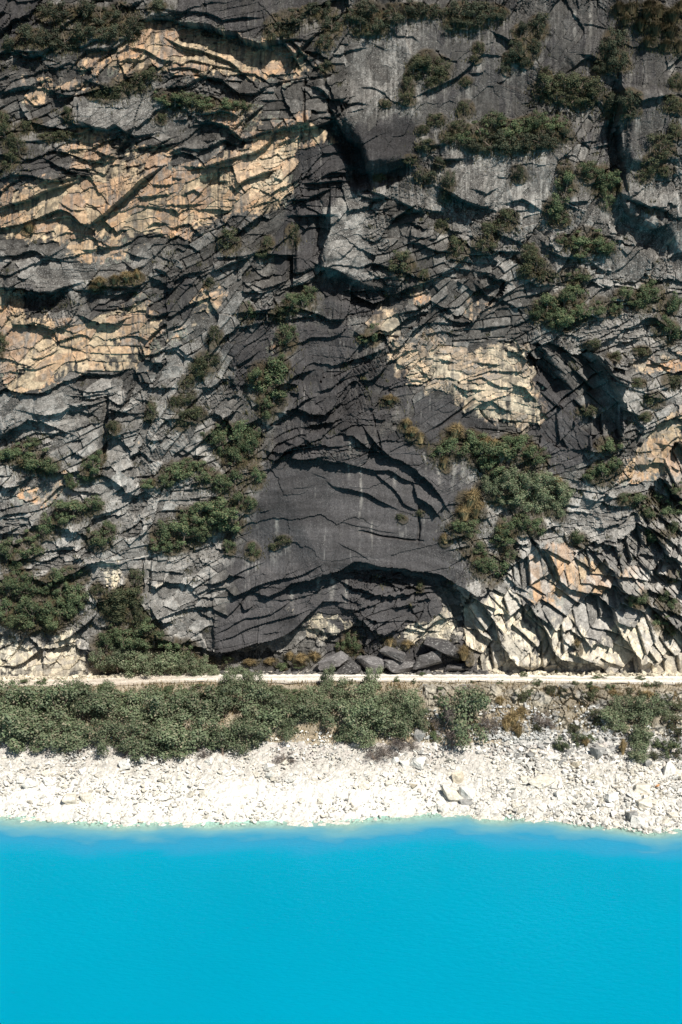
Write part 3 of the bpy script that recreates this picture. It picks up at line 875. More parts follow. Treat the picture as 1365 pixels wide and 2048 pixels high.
# ------------------------------------------------------------------ plants: (look, noun, where, group, leaf style, boxes cx,cy,w,h in photo pixels)
PLANTS = [
("dark green", "shrub", "along the grassy top left shelf above the tan strips", "shrubs on the top left shelf", "dark", "95,15,55,42;130,20,64,52;168,16,62,44;203,28,62,50;238,15,52,42;268,42,50,44;318,10,46,28"),
("low dark green", "bush", "on the second shelf down at top left", "bushes on the second top left shelf", "dark", "58,66,62,52;92,70,64,50;128,76,64,50;168,60,52,42;205,62,44,36;235,58,60,48;262,62,36,30;20,82,30,34"),
("brownish dark", "shrub", "down the far left edge above the first tan band", "shrubs down the far left edge", "olive", "14,262,42,60;40,285,44,54;22,318,44,44;76,246,24,30;52,250,32,36;8,230,26,34;140,226,26,44"),
("brownish", "shrub", "on top of the flat grey slab under the alcove", "shrubs on the grey slab ledge", "olive", "222,182,54,40;252,168,50,42;284,158,42,46;302,144,26,32;196,186,30,26"),
("green", "bush", "in the strip under the grey lip", "bushes under the grey lip", "bush", "322,188,34,30;350,196,54,34;384,198,50,34;420,204,48,34;456,206,48,30;488,208,34,24"),
("small dry", "bush", "on the grey rock just beneath the flat grey slab", "small bushes beneath the grey slab", "olive", "102,272,46,20;126,268,34,18;322,232,26,24;148,268,22,16"),
("dark", "shrub", "around the dark groove right of the tan alcove", "shrubs around the dark groove", "dark", "560,42,50,44;592,26,62,38;545,64,28,34;622,14,40,28;652,16,44,44;664,44,40,44;648,76,36,40;652,130,30,28;575,62,28,26"),
("dark bluish green", "shrub", "on the top edge of the smooth central slab", "shrubs on the top edge of the central slab", "dark", "735,14,64,52;722,44,52,40;758,48,48,36;790,20,64,44;830,14,54,40;868,16,40,34;700,26,30,30;744,58,40,26"),
("dark green", "shrub", "right of the dark water stain at the top", "shrubs right of the top water stain", "dark", "918,18,62,52;950,24,62,54;908,46,44,30;978,22,44,34;1000,24,34,26;935,48,44,24"),
("brown and green", "shrub", "in the arc on the smooth central slab", "shrubs in the arc on the central slab", "olive", "850,114,52,42;876,126,48,52;826,136,34,48;814,166,32,54;814,196,36,28;862,162,28,26;838,120,36,30;880,150,30,30"),
("small", "bush", "along the diagonal crack of the central slab", "bushes along the diagonal crack", "olive", "930,158,26,28;956,94,24,28;950,116,24,18;874,236,38,28;930,214,36,38;920,250,48,32;852,286,42,28;820,316,36,22;896,270,34,28;845,258,30,22;770,206,26,18"),
("dark green", "shrub", "in the upper row of the large right ledge garden", "shrubs in the upper row of the ledge garden", "bush", "962,256,56,42;992,242,56,46;1022,252,54,44;1050,246,48,44;1076,236,48,42;1102,244,48,40;1124,238,40,40;935,272,40,36"),
("dark green", "shrub", "in the lower row of the large right ledge garden", "shrubs in the lower row of the ledge garden", "dark", "950,286,50,32;982,284,60,38;1016,284,60,44;1046,282,58,42;1076,276,56,40;1104,272,52,40;1128,266,40,34;1000,270,44,34"),
("shaggy brown", "shrub", "on the ledge left of the black gully", "shrubs on the ledge left of the black gully", "olive", "1098,164,62,50;1130,168,62,54;1160,162,62,50;1186,174,48,46;1112,188,56,34;1148,194,54,34;1172,204,44,24;1092,140,30,26"),
("dark", "bush", "on the steps between the two dark top right slabs", "bushes between the top right slabs", "dark", "1040,62,38,42;1076,44,42,54;1034,96,38,44;1062,88,42,38;1014,130,24,32;1016,112,26,26;1050,120,30,24"),
("dark", "shrub", "in the upper mouth of the black gully", "shrubs in the mouth of the black gully", "dark", "1228,78,54,74;1240,116,44,44;1216,106,42,52;1224,196,42,44;1254,194,44,52;1228,224,36,36;1200,130,34,30;1262,222,30,26"),
("dry", "grass tussock", "on the brown grassy brow at the top right corner", "tussocks on the top right brow", "drytuft", "1240,14,34,30;1265,16,44,34;1292,26,46,36;1320,22,46,36;1346,30,44,40;1282,50,40,32;1312,56,46,34;1342,64,44,36;1360,12,30,30;1250,40,30,26;1300,8,40,24;1330,90,36,28;1358,92,30,34;1296,84,34,26"),
("dark brown", "bush", "up the far right edge beside the upright buttress", "bushes beside the upright buttress", "olive", "1352,156,34,46;1336,204,40,38;1346,258,36,36;1318,288,52,54;1298,322,54,44;1284,348,36,30;1330,340,34,26;1356,212,24,30"),
("dark", "bush", "at the left and top sides of the big jutting block", "bushes around the big jutting block", "dark", "850,346,50,34;896,354,30,54;890,388,24,34;880,322,28,26;1036,342,34,40;1130,332,34,34"),
("dark green", "shrub", "below the black gully on the right wall", "shrubs below the black gully", "bush", "1198,348,62,62;1174,336,44,44;1222,362,42,44;1216,400,30,34;1110,404,50,54;1132,360,42,52;1122,432,40,32;1208,374,36,34"),
("green", "shrub", "on the lichen slabs under the gully garden", "shrubs on the lichen slabs", "bush", "1170,468,64,44;1196,482,54,44;1160,496,52,34;1216,492,36,30;1124,472,28,28;1148,480,34,30"),
("small", "bush", "among the broken dark blocks right of the pillar", "bushes among the broken dark blocks", "olive", "1010,434,46,46;914,490,44,52;980,456,40,42;966,482,44,34;886,446,30,30;806,516,50,54;846,546,24,26;1060,500,42,54;1072,524,52,42;1090,546,46,32;1050,536,36,30;760,352,24,18"),
("bright green", "shrub", "on the ledge over the shaded right hollow", "shrubs over the shaded right hollow", "bush", "1094,600,54,54;1128,598,58,56;1152,580,50,44;1132,632,62,46;1108,636,44,36;1150,545,58,38;1160,618,40,44;1080,618,36,36"),
("green", "shrub", "on the speckled far right rocks at mid height", "shrubs on the speckled far right rocks", "bush", "1206,604,54,44;1290,594,54,50;1308,574,48,44;1272,592,40,36;1338,600,44,54;1340,656,50,50;1322,640,40,40;1250,580,40,30;1230,612,34,28"),
("low", "bush", "on the ledges of the far right flaky slabs", "bushes on the far right flaky slabs", "olive", "1186,684,34,24;1286,698,34,24;1308,792,44,40;1346,758,46,30;1276,760,30,22;1232,708,30,22;1176,818,44,26;1290,830,30,24"),
("low dry", "grass tussock", "on the ledge below the tan slope at left", "tussocks on the ledge at left", "tuft", "200,562,34,24;228,558,36,26;254,552,36,26;278,548,30,26;190,574,26,18;60,456,30,20"),
("dark round", "bush", "at the left edge beside tan rock", "", "olive", "4,680,34,54"),
("olive", "bush", "in the cracks between tan rock and the dark centre wall", "bushes between tan rock and the dark wall", "olive", "456,474,50,50;586,466,32,48;536,482,28,34;526,502,30,28;420,560,24,28;576,612,40,34;562,624,42,32;430,664,34,48"),
("green", "bush", "on the dark central wall under the square notch", "bushes on the dark central wall", "bush", "496,618,36,44;606,598,54,42;584,598,36,40;572,666,44,62;618,580,30,30;746,660,36,44;724,672,26,22"),
("olive green", "shrub", "down the grassy gully left of the dark centre", "shrubs down the grassy gully", "olive", "416,712,54,54;396,736,44,44;376,788,36,34;396,820,44,36;364,830,30,44;304,816,28,50;228,850,34,28;352,800,28,30;374,760,30,30"),
("green", "shrub", "in the dense cluster above the dark dome", "shrubs in the cluster above the dome", "bush", "542,736,84,62;562,722,44,44;526,768,64,54;546,790,54,50;536,816,32,44;514,748,40,40"),
("green", "shrub", "in the upright cluster left of the dome top", "shrubs left of the dome top", "bush", "478,866,54,74;450,888,48,54;500,888,44,74;430,868,42,40;470,912,48,44;446,850,40,36;508,862,34,40"),
("yellowish green", "shrub", "on the ledge under the grey arch at far left", "shrubs under the grey arch", "bush", "22,904,52,36;48,892,54,50;76,908,58,54;104,924,52,44;60,918,46,36;68,878,30,26"),
("green", "bush", "beside the vertical crack on the left wall", "bushes beside the vertical crack", "bush", "186,922,44,50;176,946,30,30;200,906,30,34;142,952,22,34;148,966,20,26"),
("green", "shrub", "in the upper row of the slope left of the dome", "shrubs in the upper row left of the dome", "bush", "350,936,64,40;330,956,44,34;374,924,34,34;420,948,62,44;470,952,54,54;512,942,36,52;300,962,34,24;448,966,40,40;398,928,30,26"),
("green", "shrub", "in the middle row of the slope left of the dome", "shrubs in the middle row left of the dome", "bush", "440,1006,74,54;402,1018,64,46;464,1034,54,62;478,996,40,40;372,1020,40,36;420,1040,54,50;496,1000,30,40"),
("green", "shrub", "in the lower row of the slope left of the dome", "shrubs in the lower row left of the dome", "bush", "326,1056,52,62;368,1060,62,62;340,1086,44,40;398,1062,44,44;312,1084,30,34;458,1088,28,34;504,1096,34,38"),
("green", "shrub", "on the ledges of the lower left wall", "shrubs on the lower left ledges", "bush", "148,1014,84,38;190,1004,44,34;126,1030,36,34;100,1042,54,54;70,1064,40,34;60,1092,54,46;14,1094,54,54;200,1068,66,44;220,1052,34,30;150,1138,66,52"),
("grey green", "shrub", "in the upper part of the far left thicket", "shrubs in the upper part of the left thicket", "bush", "18,1164,50,54;44,1150,58,60;70,1168,62,60;98,1160,58,54;124,1172,60,60;150,1178,50,60;28,1130,44,40;112,1146,40,36"),
("grey green", "shrub", "in the lower part of the far left thicket", "shrubs in the lower part of the left thicket", "bush", "14,1206,50,60;40,1206,64,66;66,1216,62,62;94,1218,64,64;120,1212,60,60;142,1206,42,54;54,1240,60,44;108,1240,50,40;22,1236,40,34"),
("grey green", "shrub", "in the column climbing above the roadside thicket", "shrubs in the column above the roadside thicket", "olive", "232,1192,60,62;252,1184,52,64;216,1200,44,50;272,1158,34,64;234,1226,54,44;270,1206,42,54;284,1236,44,46;196,1172,30,34"),
("leafy", "shrub", "in the upper row of the roadside thicket at left", "shrubs in the upper row of the roadside thicket", "bush", "214,1278,60,54;244,1270,62,54;276,1264,64,56;308,1268,60,54;336,1284,62,56;368,1288,60,52;232,1250,44,34;300,1244,44,40"),
("leafy", "shrub", "in the lower row of the roadside thicket at left", "shrubs in the lower row of the roadside thicket", "tree", "204,1312,54,54;236,1316,66,60;270,1322,72,60;306,1326,74,60;342,1328,72,58;376,1324,66,58;406,1322,56,46;430,1326,40,30"),
("small", "bush", "on the face of the dark dome", "bushes on the dark dome", "olive", "566,1072,32,24;804,1032,20,16;838,1170,16,22;548,1090,20,16;840,1024,16,14"),
("rounded green", "shrub", "in the upper garden right of the dome", "shrubs in the upper garden right of the dome", "bush", "880,898,48,42;906,890,62,44;942,872,54,44;962,896,62,60;1000,906,80,70;1044,886,60,54;1070,908,60,56;1018,880,50,44;984,926,50,44"),
("rounded green", "shrub", "in the middle garden right of the dome", "shrubs in the middle garden right of the dome", "tree", "978,968,54,50;1016,956,64,60;1056,960,64,62;1090,962,58,52;1120,976,50,54;1040,996,62,56;1082,1002,58,54;1116,1012,44,48;1000,990,44,40"),
("green", "shrub", "at the lower tip of the garden right of the dome", "shrubs at the lower tip of the garden", "bush", "932,1052,54,44;952,1092,54,46;988,1128,64,60;962,1126,44,40;1016,1048,46,46;1010,1076,48,40;1044,1044,48,44;912,1046,36,30;1072,1050,40,40;1020,1104,36,30"),
("straw coloured", "grass tussock", "around the garden right of the dome", "tussocks around the dome garden", "tuft", "906,862,46,44;842,874,32,32;812,846,28,26;780,798,38,24;936,996,52,58;950,1014,50,52;968,884,44,40;930,1024,44,40;1006,1062,26,34;990,892,40,36;826,862,28,26;888,924,24,30;892,1076,28,26;1116,962,22,30"),
("dark green", "shrub", "on the shelf of the dark right recess", "shrubs on the dark recess shelf", "bush", "1216,884,56,34;1206,934,64,50;1186,944,34,30;1232,926,34,36"),
("brownish", "bush", "on the lichen blocks at the lower right edge", "bushes on the lower right blocks", "bush", "1280,998,50,36;1312,990,36,28;1300,1022,36,26;1340,1008,46,44;1342,1050,32,30;1308,1064,46,38;1160,1070,40,36;1250,994,32,28;1352,970,30,34"),
("scrubby", "bush", "on the slope above the right end of the road", "bushes above the right end of the road", "bush", "1280,1186,36,44;1326,1190,32,40;1318,1234,36,34;1346,1150,30,34;1350,1204,26,32;1264,1196,28,30;1340,1260,32,30"),
("dry", "grass tussock", "at the foot of the wall by the road", "tussocks at the foot of the wall", "tuft", "928,1306,36,36;604,1316,36,22;580,1312,26,20;630,1312,30,22;780,1284,24,26;816,1288,28,20;500,1324,30,18;540,1322,30,16;1156,1286,18,22"),
("green", "shrub", "under the arch roof beside the road", "shrubs under the arch roof", "bush", "700,1274,40,52;716,1296,30,36;686,1290,30,30"),
("small", "weed", "along the inner edge of the road", "weeds along the road", "bush", "1048,1346,20,12;1200,1350,30,12;1280,1352,26,10;1112,1342,16,12;455,1316,24,18;560,1330,30,14;600,1328,26,12;50,1360,26,14;85,1360,28,14;845,1346,20,8"),
("tall grey green", "tree", "in the upper row below the road", "trees in the upper row below the road", "tree", "26,1392,104,96;74,1406,84,84;122,1400,96,88;168,1404,88,84;214,1412,80,76;262,1410,80,80;312,1418,88,84;356,1412,84,78;402,1402,92,76;450,1398,86,82;504,1404,86,78;556,1412,74,70;606,1416,74,64;652,1420,72,60"),
("tall grey green", "tree", "in the lower row below the road", "trees in the lower row below the road", "tree", "20,1452,96,90;70,1456,104,86;118,1464,84,74;160,1468,76,66;210,1470,84,66;266,1472,84,74;304,1474,92,86;352,1474,96,82;398,1466,92,80;446,1474,88,76;494,1466,86,74;530,1440,90,84;578,1452,60,50"),
("slender grey green", "tree", "overlapping the road from below", "trees overlapping the road", "tree", "462,1362,40,58;488,1362,40,58;512,1364,44,64;656,1356,44,52;630,1384,50,50;676,1382,54,48;152,1374,60,46;222,1384,60,50;742,1362,48,62"),
("grey green", "tree", "in the clump below the middle of the road", "trees in the clump below the middle road", "tree", "704,1402,84,78;716,1440,84,78;752,1414,84,84;792,1402,70,72;826,1404,60,70;776,1442,84,72;816,1432,80,72;846,1436,44,56;690,1466,60,50;740,1472,64,44"),
("broad", "tree", "standing alone on the bank right of the middle clump", "", "tree", "938,1428,112,124"),
("half bare", "shrub", "pressed against the lone broad tree on the bank", "shrubs around the lone broad tree", "twig", "892,1436,56,76;980,1440,40,60;905,1476,40,34"),
("dark", "shrub", "on the right bank below the rock outcrop", "shrubs on the right bank", "tree", "1222,1436,56,46;1250,1408,64,66;1288,1420,72,70;1276,1464,60,66;1322,1414,48,50;1280,1496,56,50;1242,1446,50,46"),
("bare purplish", "twig bush", "at the lower edge of the greenery", "twig bushes at the lower edge", "twig", "568,1508,40,32;768,1496,56,38;748,1508,40,30;800,1490,44,36;1080,1434,46,36;1100,1450,30,26;250,1502,40,22;410,1506,30,24;822,1486,30,28"),
("small", "bush", "along the foot of the right bank", "bushes along the foot of the right bank", "bush", "1122,1482,34,36;1158,1476,32,34;1060,1384,20,22;1338,1494,40,38;1180,1472,26,22;868,1470,28,30;1316,1480,30,28;880,1388,40,36"),
("scrubby", "bush", "among the rocks of the right bank", "bushes among the rocks of the right bank", "olive", "1100,1378,36,22;1128,1384,28,22;1182,1386,34,26;1262,1380,40,24;1276,1398,34,28;1332,1392,44,30;1352,1412,40,34;1342,1440,40,38;1356,1468,34,36;1196,1432,40,34;1152,1456,34,28;1078,1458,28,22;1352,1502,36,30;1308,1508,34,24;1040,1392,30,28"),
("low pale", "bush", "directly beneath the left half of the road", "low bushes beneath the left half of the road", "bush", "205,1382,46,34;238,1388,50,36;272,1390,46,36;306,1388,44,34;338,1384,46,32;372,1382,46,30;410,1382,48,34;438,1384,44,34;545,1384,48,38;578,1386,46,36;604,1388,44,36;100,1378,50,34;60,1380,50,34;16,1376,50,34"),
("rusty", "grass tussock", "on the bank between the lone tree and the outcrop", "rusty tussocks on the bank", "tuft", "1026,1432,44,44;1036,1456,38,40;1044,1420,34,30;1012,1446,30,36;868,1446,24,30;1246,1488,26,40;1172,1480,26,26;1000,1398,30,26;960,1374,36,20;1296,1386,40,20;1230,1384,36,18;1340,1384,40,18;1190,1374,30,14"),
("small green", "weed", "on the outer edge of the road", "weeds on the outer edge of the road", "bush", "796,1356,16,16;828,1358,14,14;1076,1364,22,16;1148,1364,18,14;1182,1366,24,16;1216,1370,22,16;1296,1366,20,18;1316,1366,16,20;1000,1362,14,12;944,1362,12,10;704,1358,14,16"),
]
ORD = ('first second third fourth fifth sixth seventh eighth ninth tenth eleventh twelfth thirteenth fourteenth fifteenth').split()

# bare earth and moss under the plants of the wall
for _, noun, _, _, style, boxes in PLANTS:
    for s in boxes.split(';'):
        cx, cy, w, h = [float(q) for q in s.split(',')]
        if cy > 1340: continue
        win = window(np.array([[cx - w * .6, cy - h * .4], [cx + w * .6, cy + h * .9]]), 4)
        if win is None: continue
        if cy < 1150 and 'tuft' not in style:        # pale drips and lichen washed down from the ledge
            win2 = window(np.array([[cx - w * .5, cy + h * .2], [cx + w * .5, cy + h * .2 + 46]]), 2)
            if win2 is not None:
                dy_ = (QY[win2] - cy - h * .35) / 40
                fa = np.clip(1 - np.abs(QX[win2] - cx) / (w * .5), 0, 1) ** .5 * np.clip(dy_ * 6, 0, 1) * np.clip(1 - dy_, 0, 1)
                fa = fa * sstep(.42, .62, .6 * streak2[win2] + .4 * fine[win2]) * .75
                C[win2] = C[win2] * (1 - fa[..., None]) + rgb((.30, .285, .26)) * fa[..., None]
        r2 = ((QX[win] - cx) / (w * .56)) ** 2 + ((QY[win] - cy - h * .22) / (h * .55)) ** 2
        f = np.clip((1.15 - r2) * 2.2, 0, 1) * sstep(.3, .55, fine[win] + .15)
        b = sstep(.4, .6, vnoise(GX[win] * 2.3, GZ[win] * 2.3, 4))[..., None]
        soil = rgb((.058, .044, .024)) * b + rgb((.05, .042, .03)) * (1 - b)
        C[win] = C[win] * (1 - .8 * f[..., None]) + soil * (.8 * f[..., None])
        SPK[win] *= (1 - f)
        OUTB = .18 * f
        GY[win] -= OUTB.astype(F32)

# ------------------------------------------------------------------ build the cliff: the wall and the parts of it one can name
PARTS = [
 ('rock_dome', 'smooth dark water-stained dome of rock', "500,940 560,915 690,925 800,900 880,935 948,1010 890,1040 905,1100 960,1165 900,1165 800,1130 690,1125 620,1140 490,1090"),
 ('banded_overhang', 'dark banded overhang sweeping down to the road', "490,1095 620,1140 690,1130 690,1200 600,1235 560,1275 430,1310 405,1260 470,1190 430,1150"),
 ('tan_alcove', 'long tan alcove under a dark roof', "225,95 270,55 345,48 480,85 560,95 600,110 585,150 530,180 470,155 400,148 330,152 222,142"),
 ('grey_slab', 'flat grey slab over a tan hollow', "150,192 330,190 352,250 280,272 150,255"),
 ('central_slab', 'tall smooth dark slab', "690,60 860,30 880,120 830,310 740,345 695,250"),
 ('top_slab', 'dark streaked slab at the top', "1060,10 1200,5 1235,30 1205,120 1130,140 1060,120"),
 ('buttress', 'upright buttress right of the black gully', "1237,90 1335,70 1335,210 1290,320 1240,350 1232,230"),
 ('pillar', 'pale grey pillar', "648,390 735,385 722,560 655,560 645,480"),
 ('jutting_block', 'jutting grey block above a black hollow', "882,380 930,300 1000,300 1005,380 985,420 940,418"),
 ('pale_scar', 'pale yellow fresh break', "800,740 860,690 960,690 1030,690 1068,740 1085,830 1050,858 940,815 860,775"),
 ('diamond_slab', 'tan leaning slab', "1060,1135 1122,1078 1150,1105 1235,1140 1200,1185 1130,1200 1085,1225"),
 ('grey_block', 'grey lichened block', "1190,1120 1300,1150 1330,1170 1255,1240 1200,1190"),
 ('lower_slab', 'cream slab at the foot of the wall', "1165,1300 1225,1255 1232,1340 1180,1345"),
]
nr, nc = GX.shape
FX, FY = PX[:-1, :-1], PY[:-1, :-1]
allf = grid_faces(nr, nc)
region = np.zeros((nr - 1) * (nc - 1), np.int16)
bumpx = (FX + (wx[:-1, :-1]) * .4).ravel(); bumpy = (FY + (wy[:-1, :-1]) * .4).ravel()
for k, (_, _, pts) in enumerate(PARTS):
    P = [tuple(float(q) for q in s.split(',')) for s in pts.split()]
    ins = np.zeros(region.shape, bool)
    for i in range(len(P)):
        x1, y1 = P[i]; x2, y2 = P[(i + 1) % len(P)]
        if y1 == y2: continue
        ins ^= ((y1 > bumpy) != (y2 > bumpy)) & (bumpx < (x2 - x1) * (bumpy - y1) / (y2 - y1) + x1)
    region[ins] = k + 1
V = np.stack([GX, GY, GZ], -1).reshape(-1, 3); CC = C.reshape(-1, 3).clip(.004, .9); SS = SPK.reshape(-1)
cliff = None
for k in range(len(PARTS) + 1):
    f = allf[region == k]
    used = np.zeros(len(V), bool); used[f.ravel()] = True
    remap = np.cumsum(used) - 1
    name, lab = ('cliff', 'dark granite cliff with tan and cream fresh breaks above the lake road') if k == 0 else PARTS[k - 1][:2]
    me = np_mesh(name, V[used], remap[f], M_ROCK)
    set_attr(me, 'rock_colour', CC[used], 'FLOAT_COLOR'); set_attr(me, 'lichen', SS[used], 'FLOAT')
    o = bpy.data.objects.new(name, me)
    if k == 0: cliff = link(o, None, lab, 'cliff', None, 'structure')
    else: link(o, cliff, lab)

# ------------------------------------------------------------------ the ground below: beach, bank, road, lake
SHORE_PX = [(-300, 1628), (0, 1632), (130, 1640), (250, 1650), (330, 1642), (420, 1648), (520, 1643), (620, 1643), (700, 1641), (780, 1634), (850, 1627), (890, 1625), (930, 1624), (960, 1634), (1000, 1634), (1090, 1636), (1150, 1646), (1240, 1654), (1285, 1664), (1320, 1662), (1365, 1652), (1700, 1650)]
_sh = np.array([on_plane_z(px, py)[:2] for px, py in SHORE_PX])
def shore_y(x): return np.interp(x, _sh[:, 0], _sh[:, 1])
YB, ZB, YR = -8.5, 4.16, -3.4
def road_z(x): return 8.92 - .55 * sstep(-14, -30, x) - .22 * sstep(12, 34, x)
def ground_z(x, y):
    ys = shore_y(x); d = y - ys
    beach = np.where(d > 0, d * (ZB / (YB - ys)), np.where(d > -5, d * .20, -1.0 + (d + 5) * .5))
    t = np.clip((y - YB) / (YR - YB), 0, 1)
    rz = road_z(x)
    bank = ZB + (rz - ZB) * (t + .10 * np.sin(t * math.pi))
    return np.where(y < YB, beach, np.where(y < YR, bank, rz))

def hit_ground(px, py):
    d = ray(px, py)
    t = 70.0
    while t < 175:
        p = np.array([d[0] * t, CAM_Y + d[1] * t, CAM_Z + d[2] * t])
        if p[2] < float(ground_z(p[0], p[1])) or p[1] > -.05: return p
        t += .04
    return p

def ground_patch(name, ya, yb, sy, sx, colour, disp):
    xs = axis(-50, -36, 36, 50, sx, 1.0); ysv = np.arange(ya, yb + sy * .5, sy).astype(F32)
    X, Y = np.meshgrid(xs, ysv)
    Z = ground_z(X, Y).astype(F32)
    dy, dz, c = disp(X, Y, Z) + (colour,)
    col = c(X, Y, Z)
    me = np_mesh(name, np.stack([X, Y + dy, Z + dz], -1).reshape(-1, 3), grid_faces(*X.shape), M_ROCK)
    set_attr(me, 'rock_colour', col.reshape(-1, 3), 'FLOAT_COLOR'); set_attr(me, 'lichen', np.zeros(X.size), 'FLOAT')
    return link(bpy.data.objects.new(name, me), None, None, None, None, 'structure')

def beach_disp(X, Y, Z):
    n = (fbm(X * .5, Y * .5, 4, 1) - .5) * .5 + (fbm(X * 2.6, Y * 2.6, 3, 4) - .5) * .22
    _, _, r = cells(X * 2.4, Y * 2.4, 3); n = n * .75 + (r[0] - .5) * .08
    return (0 * n, n * sstep(-10, -14, -np.abs(Y) * 0 + np.minimum(Y, -8.6) * 0 - 20) + n)
def beach_col(X, Y, Z):
    px, py = to_px(X, Y, Z)
    n = fbm(X * .8, Y * .8, 4, 2); n2 = fbm(X * 3, Y * 3, 3, 5)
    dirt = sstep(1545, 1490, py + 60 * (n - .5)) * sstep(.40, .62, n2 + .25 * (n - .5))
    lo = (sstep(1535, 1580, py) * (1 - .5 * sstep(800, 1000, px)))[..., None]
    c = (rgb((.46, .435, .39)) * (1 - lo) + rgb((.60, .58, .53)) * lo) * (.62 + .7 * n2)[..., None]  # darker base puts the shading between stones into the gravel colour
    c = c * (1 - .65 * dirt[..., None]) + rgb((.34, .30, .28)) * (.65 * dirt[..., None])
    wet = sstep(.12, -.05, Z)[..., None] * .35
    return (c * (1 - wet) + rgb((.45, .43, .34)) * wet).clip(0, .85)
beach = ground_patch('beach', -30.0, YB + .05, .13, .13, beach_col, beach_disp)
beach['label'] = 'white rubble beach sloping into the turquoise lake'

Z_OUTCROP = zone([(1, "1015,1362 1250,1362 1245,1430 1170,1475 1110,1460 1070,1415 1020,1420"), (1, "845,1368 1010,1362 1000,1410 900,1450 860,1440"), (1, "1290,1385 1500,1370 1500,1520 1330,1500 1300,1440"), (.7, "-200,1362 130,1362 130,1380 -200,1380")], 0, 2)
def bank_disp(X, Y, Z):
    px, py = to_px(X, Y, Z)
    o = zsample(Z_OUTCROP, px + 30 * (fbm(X * .9, Z * .9, 3, 1) - .5), py)
    n = (fbm(X * .6, Y * .6, 4, 1) - .5) * .8 + (fbm(X * 3, Y * 4, 3, 4) - .5) * .2
    a = math.radians(62); c, s = math.cos(a), math.sin(a)
    rock = 0
    for size, amp, sl, k in ((1.7, .8, .3, 2), (.7, .32, .3, 5), (.28, .10, .25, 1)):
        u, v = (X * c + (Z * 1.4) * s) / (size * 1.3), (-X * s + (Z * 1.4) * c) / size
        bu, bv, r = cells(u, v, k)
        rock = rock + amp * (r[0] - .5) - sl * (2 * r[1] - .7) * bv * size + sl * 1.5 * (r[2] - .5) * bu * size
    jd, jr = joints(X / 1.1 + .3 * fbm(X * .8, Z, 2, 1), Z * 1.3 / .9 + .25 * X, 4)
    rock = rock - .45 * np.exp(-(jd * .55 / .05) ** 2) * (jr > .3) - .25 * sstep(.5, .7, fbm(X * 1.1 + 5, Z * 1.6, 3, 7))
    edge = sstep(-3.45, -4.1, Y) * sstep(YB, YB + .7, Y)
    h = (n * (1 - o) + (rock + .35) * o) * edge
    return (-h * .72, h * .55)
def bank_col(X, Y, Z):
    px, py = to_px(X, Y, Z)
    o = zsample(Z_OUTCROP, px + 30 * (fbm(X * .9, Z * .9, 3, 1) - .5), py)
    n = fbm(X * 1.1, Y * 1.4, 4, 3); n2 = fbm(X * 4, Y * 5, 3, 6)
    _, _, r = cells(X * .9, Z * 1.6, 2)
    soil = (rgb((.21, .165, .11)) * (1 - n[..., None]) + rgb((.34, .30, .23)) * n[..., None]) * (.6 + .8 * n2)[..., None]
    rk = (rgb((.20, .195, .18)) * (1 - r[0][..., None]) + rgb((.40, .36, .28)) * r[0][..., None]) * (.35 + 1.2 * n2)[..., None]
    gr = (sstep(.48, .60, fbm(X * .7 + 3, Z * 1.0, 4, 5)) * .85)[..., None]; rk = rk * (1 - gr) + soil * gr * .7
    c = soil * (1 - o[..., None]) + rk * o[..., None]
    grey = (sstep(1455, 1490, py) * sstep(980, 1040, px))[..., None]
    c = c * (1 - grey) + rgb((.40, .39, .37)) * grey
    return c.clip(0, .8)
bank = ground_patch('bank', YB - .05, YR, .07, .09, bank_col, bank_disp)
bank['label'] = 'steep bank of soil, scrub and rock between road and beach'

def road_disp(X, Y, Z):
    edge = (fbm(X * .35, Y * 0 + 2, 4, 3, .65) - .5) * 1.3
    n = (fbm(X * 1.2, Y * 2, 3, 2) - .5) * .10
    return (edge * sstep(-2.4, -3.3, Y), n + .01)
def road_col(X, Y, Z):
    n = fbm(X * .5, Y * 2.2, 4, 5); n2 = fbm(X * 3, Y * 5, 3, 2)
    c = rgb((.68, .63, .55)) * (.75 + .5 * n2)[..., None]
    side = np.clip(sstep(-2.6, -3.3, Y) * sstep(.4, .6, n2 + .1) + sstep(-.9, -.2, Y) * sstep(.35, .6, n), 0, 1)[..., None]
    c = c * (1 - .6 * side) + rgb((.40, .33, .24)) * (.6 * side)
    rut = (np.exp(-((Y + 1.05 + .15 * (n - .5)) / .32) ** 2) + np.exp(-((Y + 2.35 + .15 * (n - .5)) / .32) ** 2))[..., None]
    c = c * (.80 + .34 * np.minimum(rut, 1))
    lf = (sstep(-10, -20, X) * .45)[..., None]
    c = c * (1 - lf) + rgb((.42, .33, .24)) * (.8 + .4 * n2)[..., None] * lf
    mid = (np.exp(-((Y + 1.7) / .25) ** 2) * sstep(.5, .65, n) * .5)[..., None]
    return (c * (1 - mid) + rgb((.36, .31, .22)) * mid).clip(0, .8)
road = ground_patch('road', YR, 1.6, .1, .12, road_col, road_disp)
road['label'] = 'pale gravel road running along the foot of the cliff'

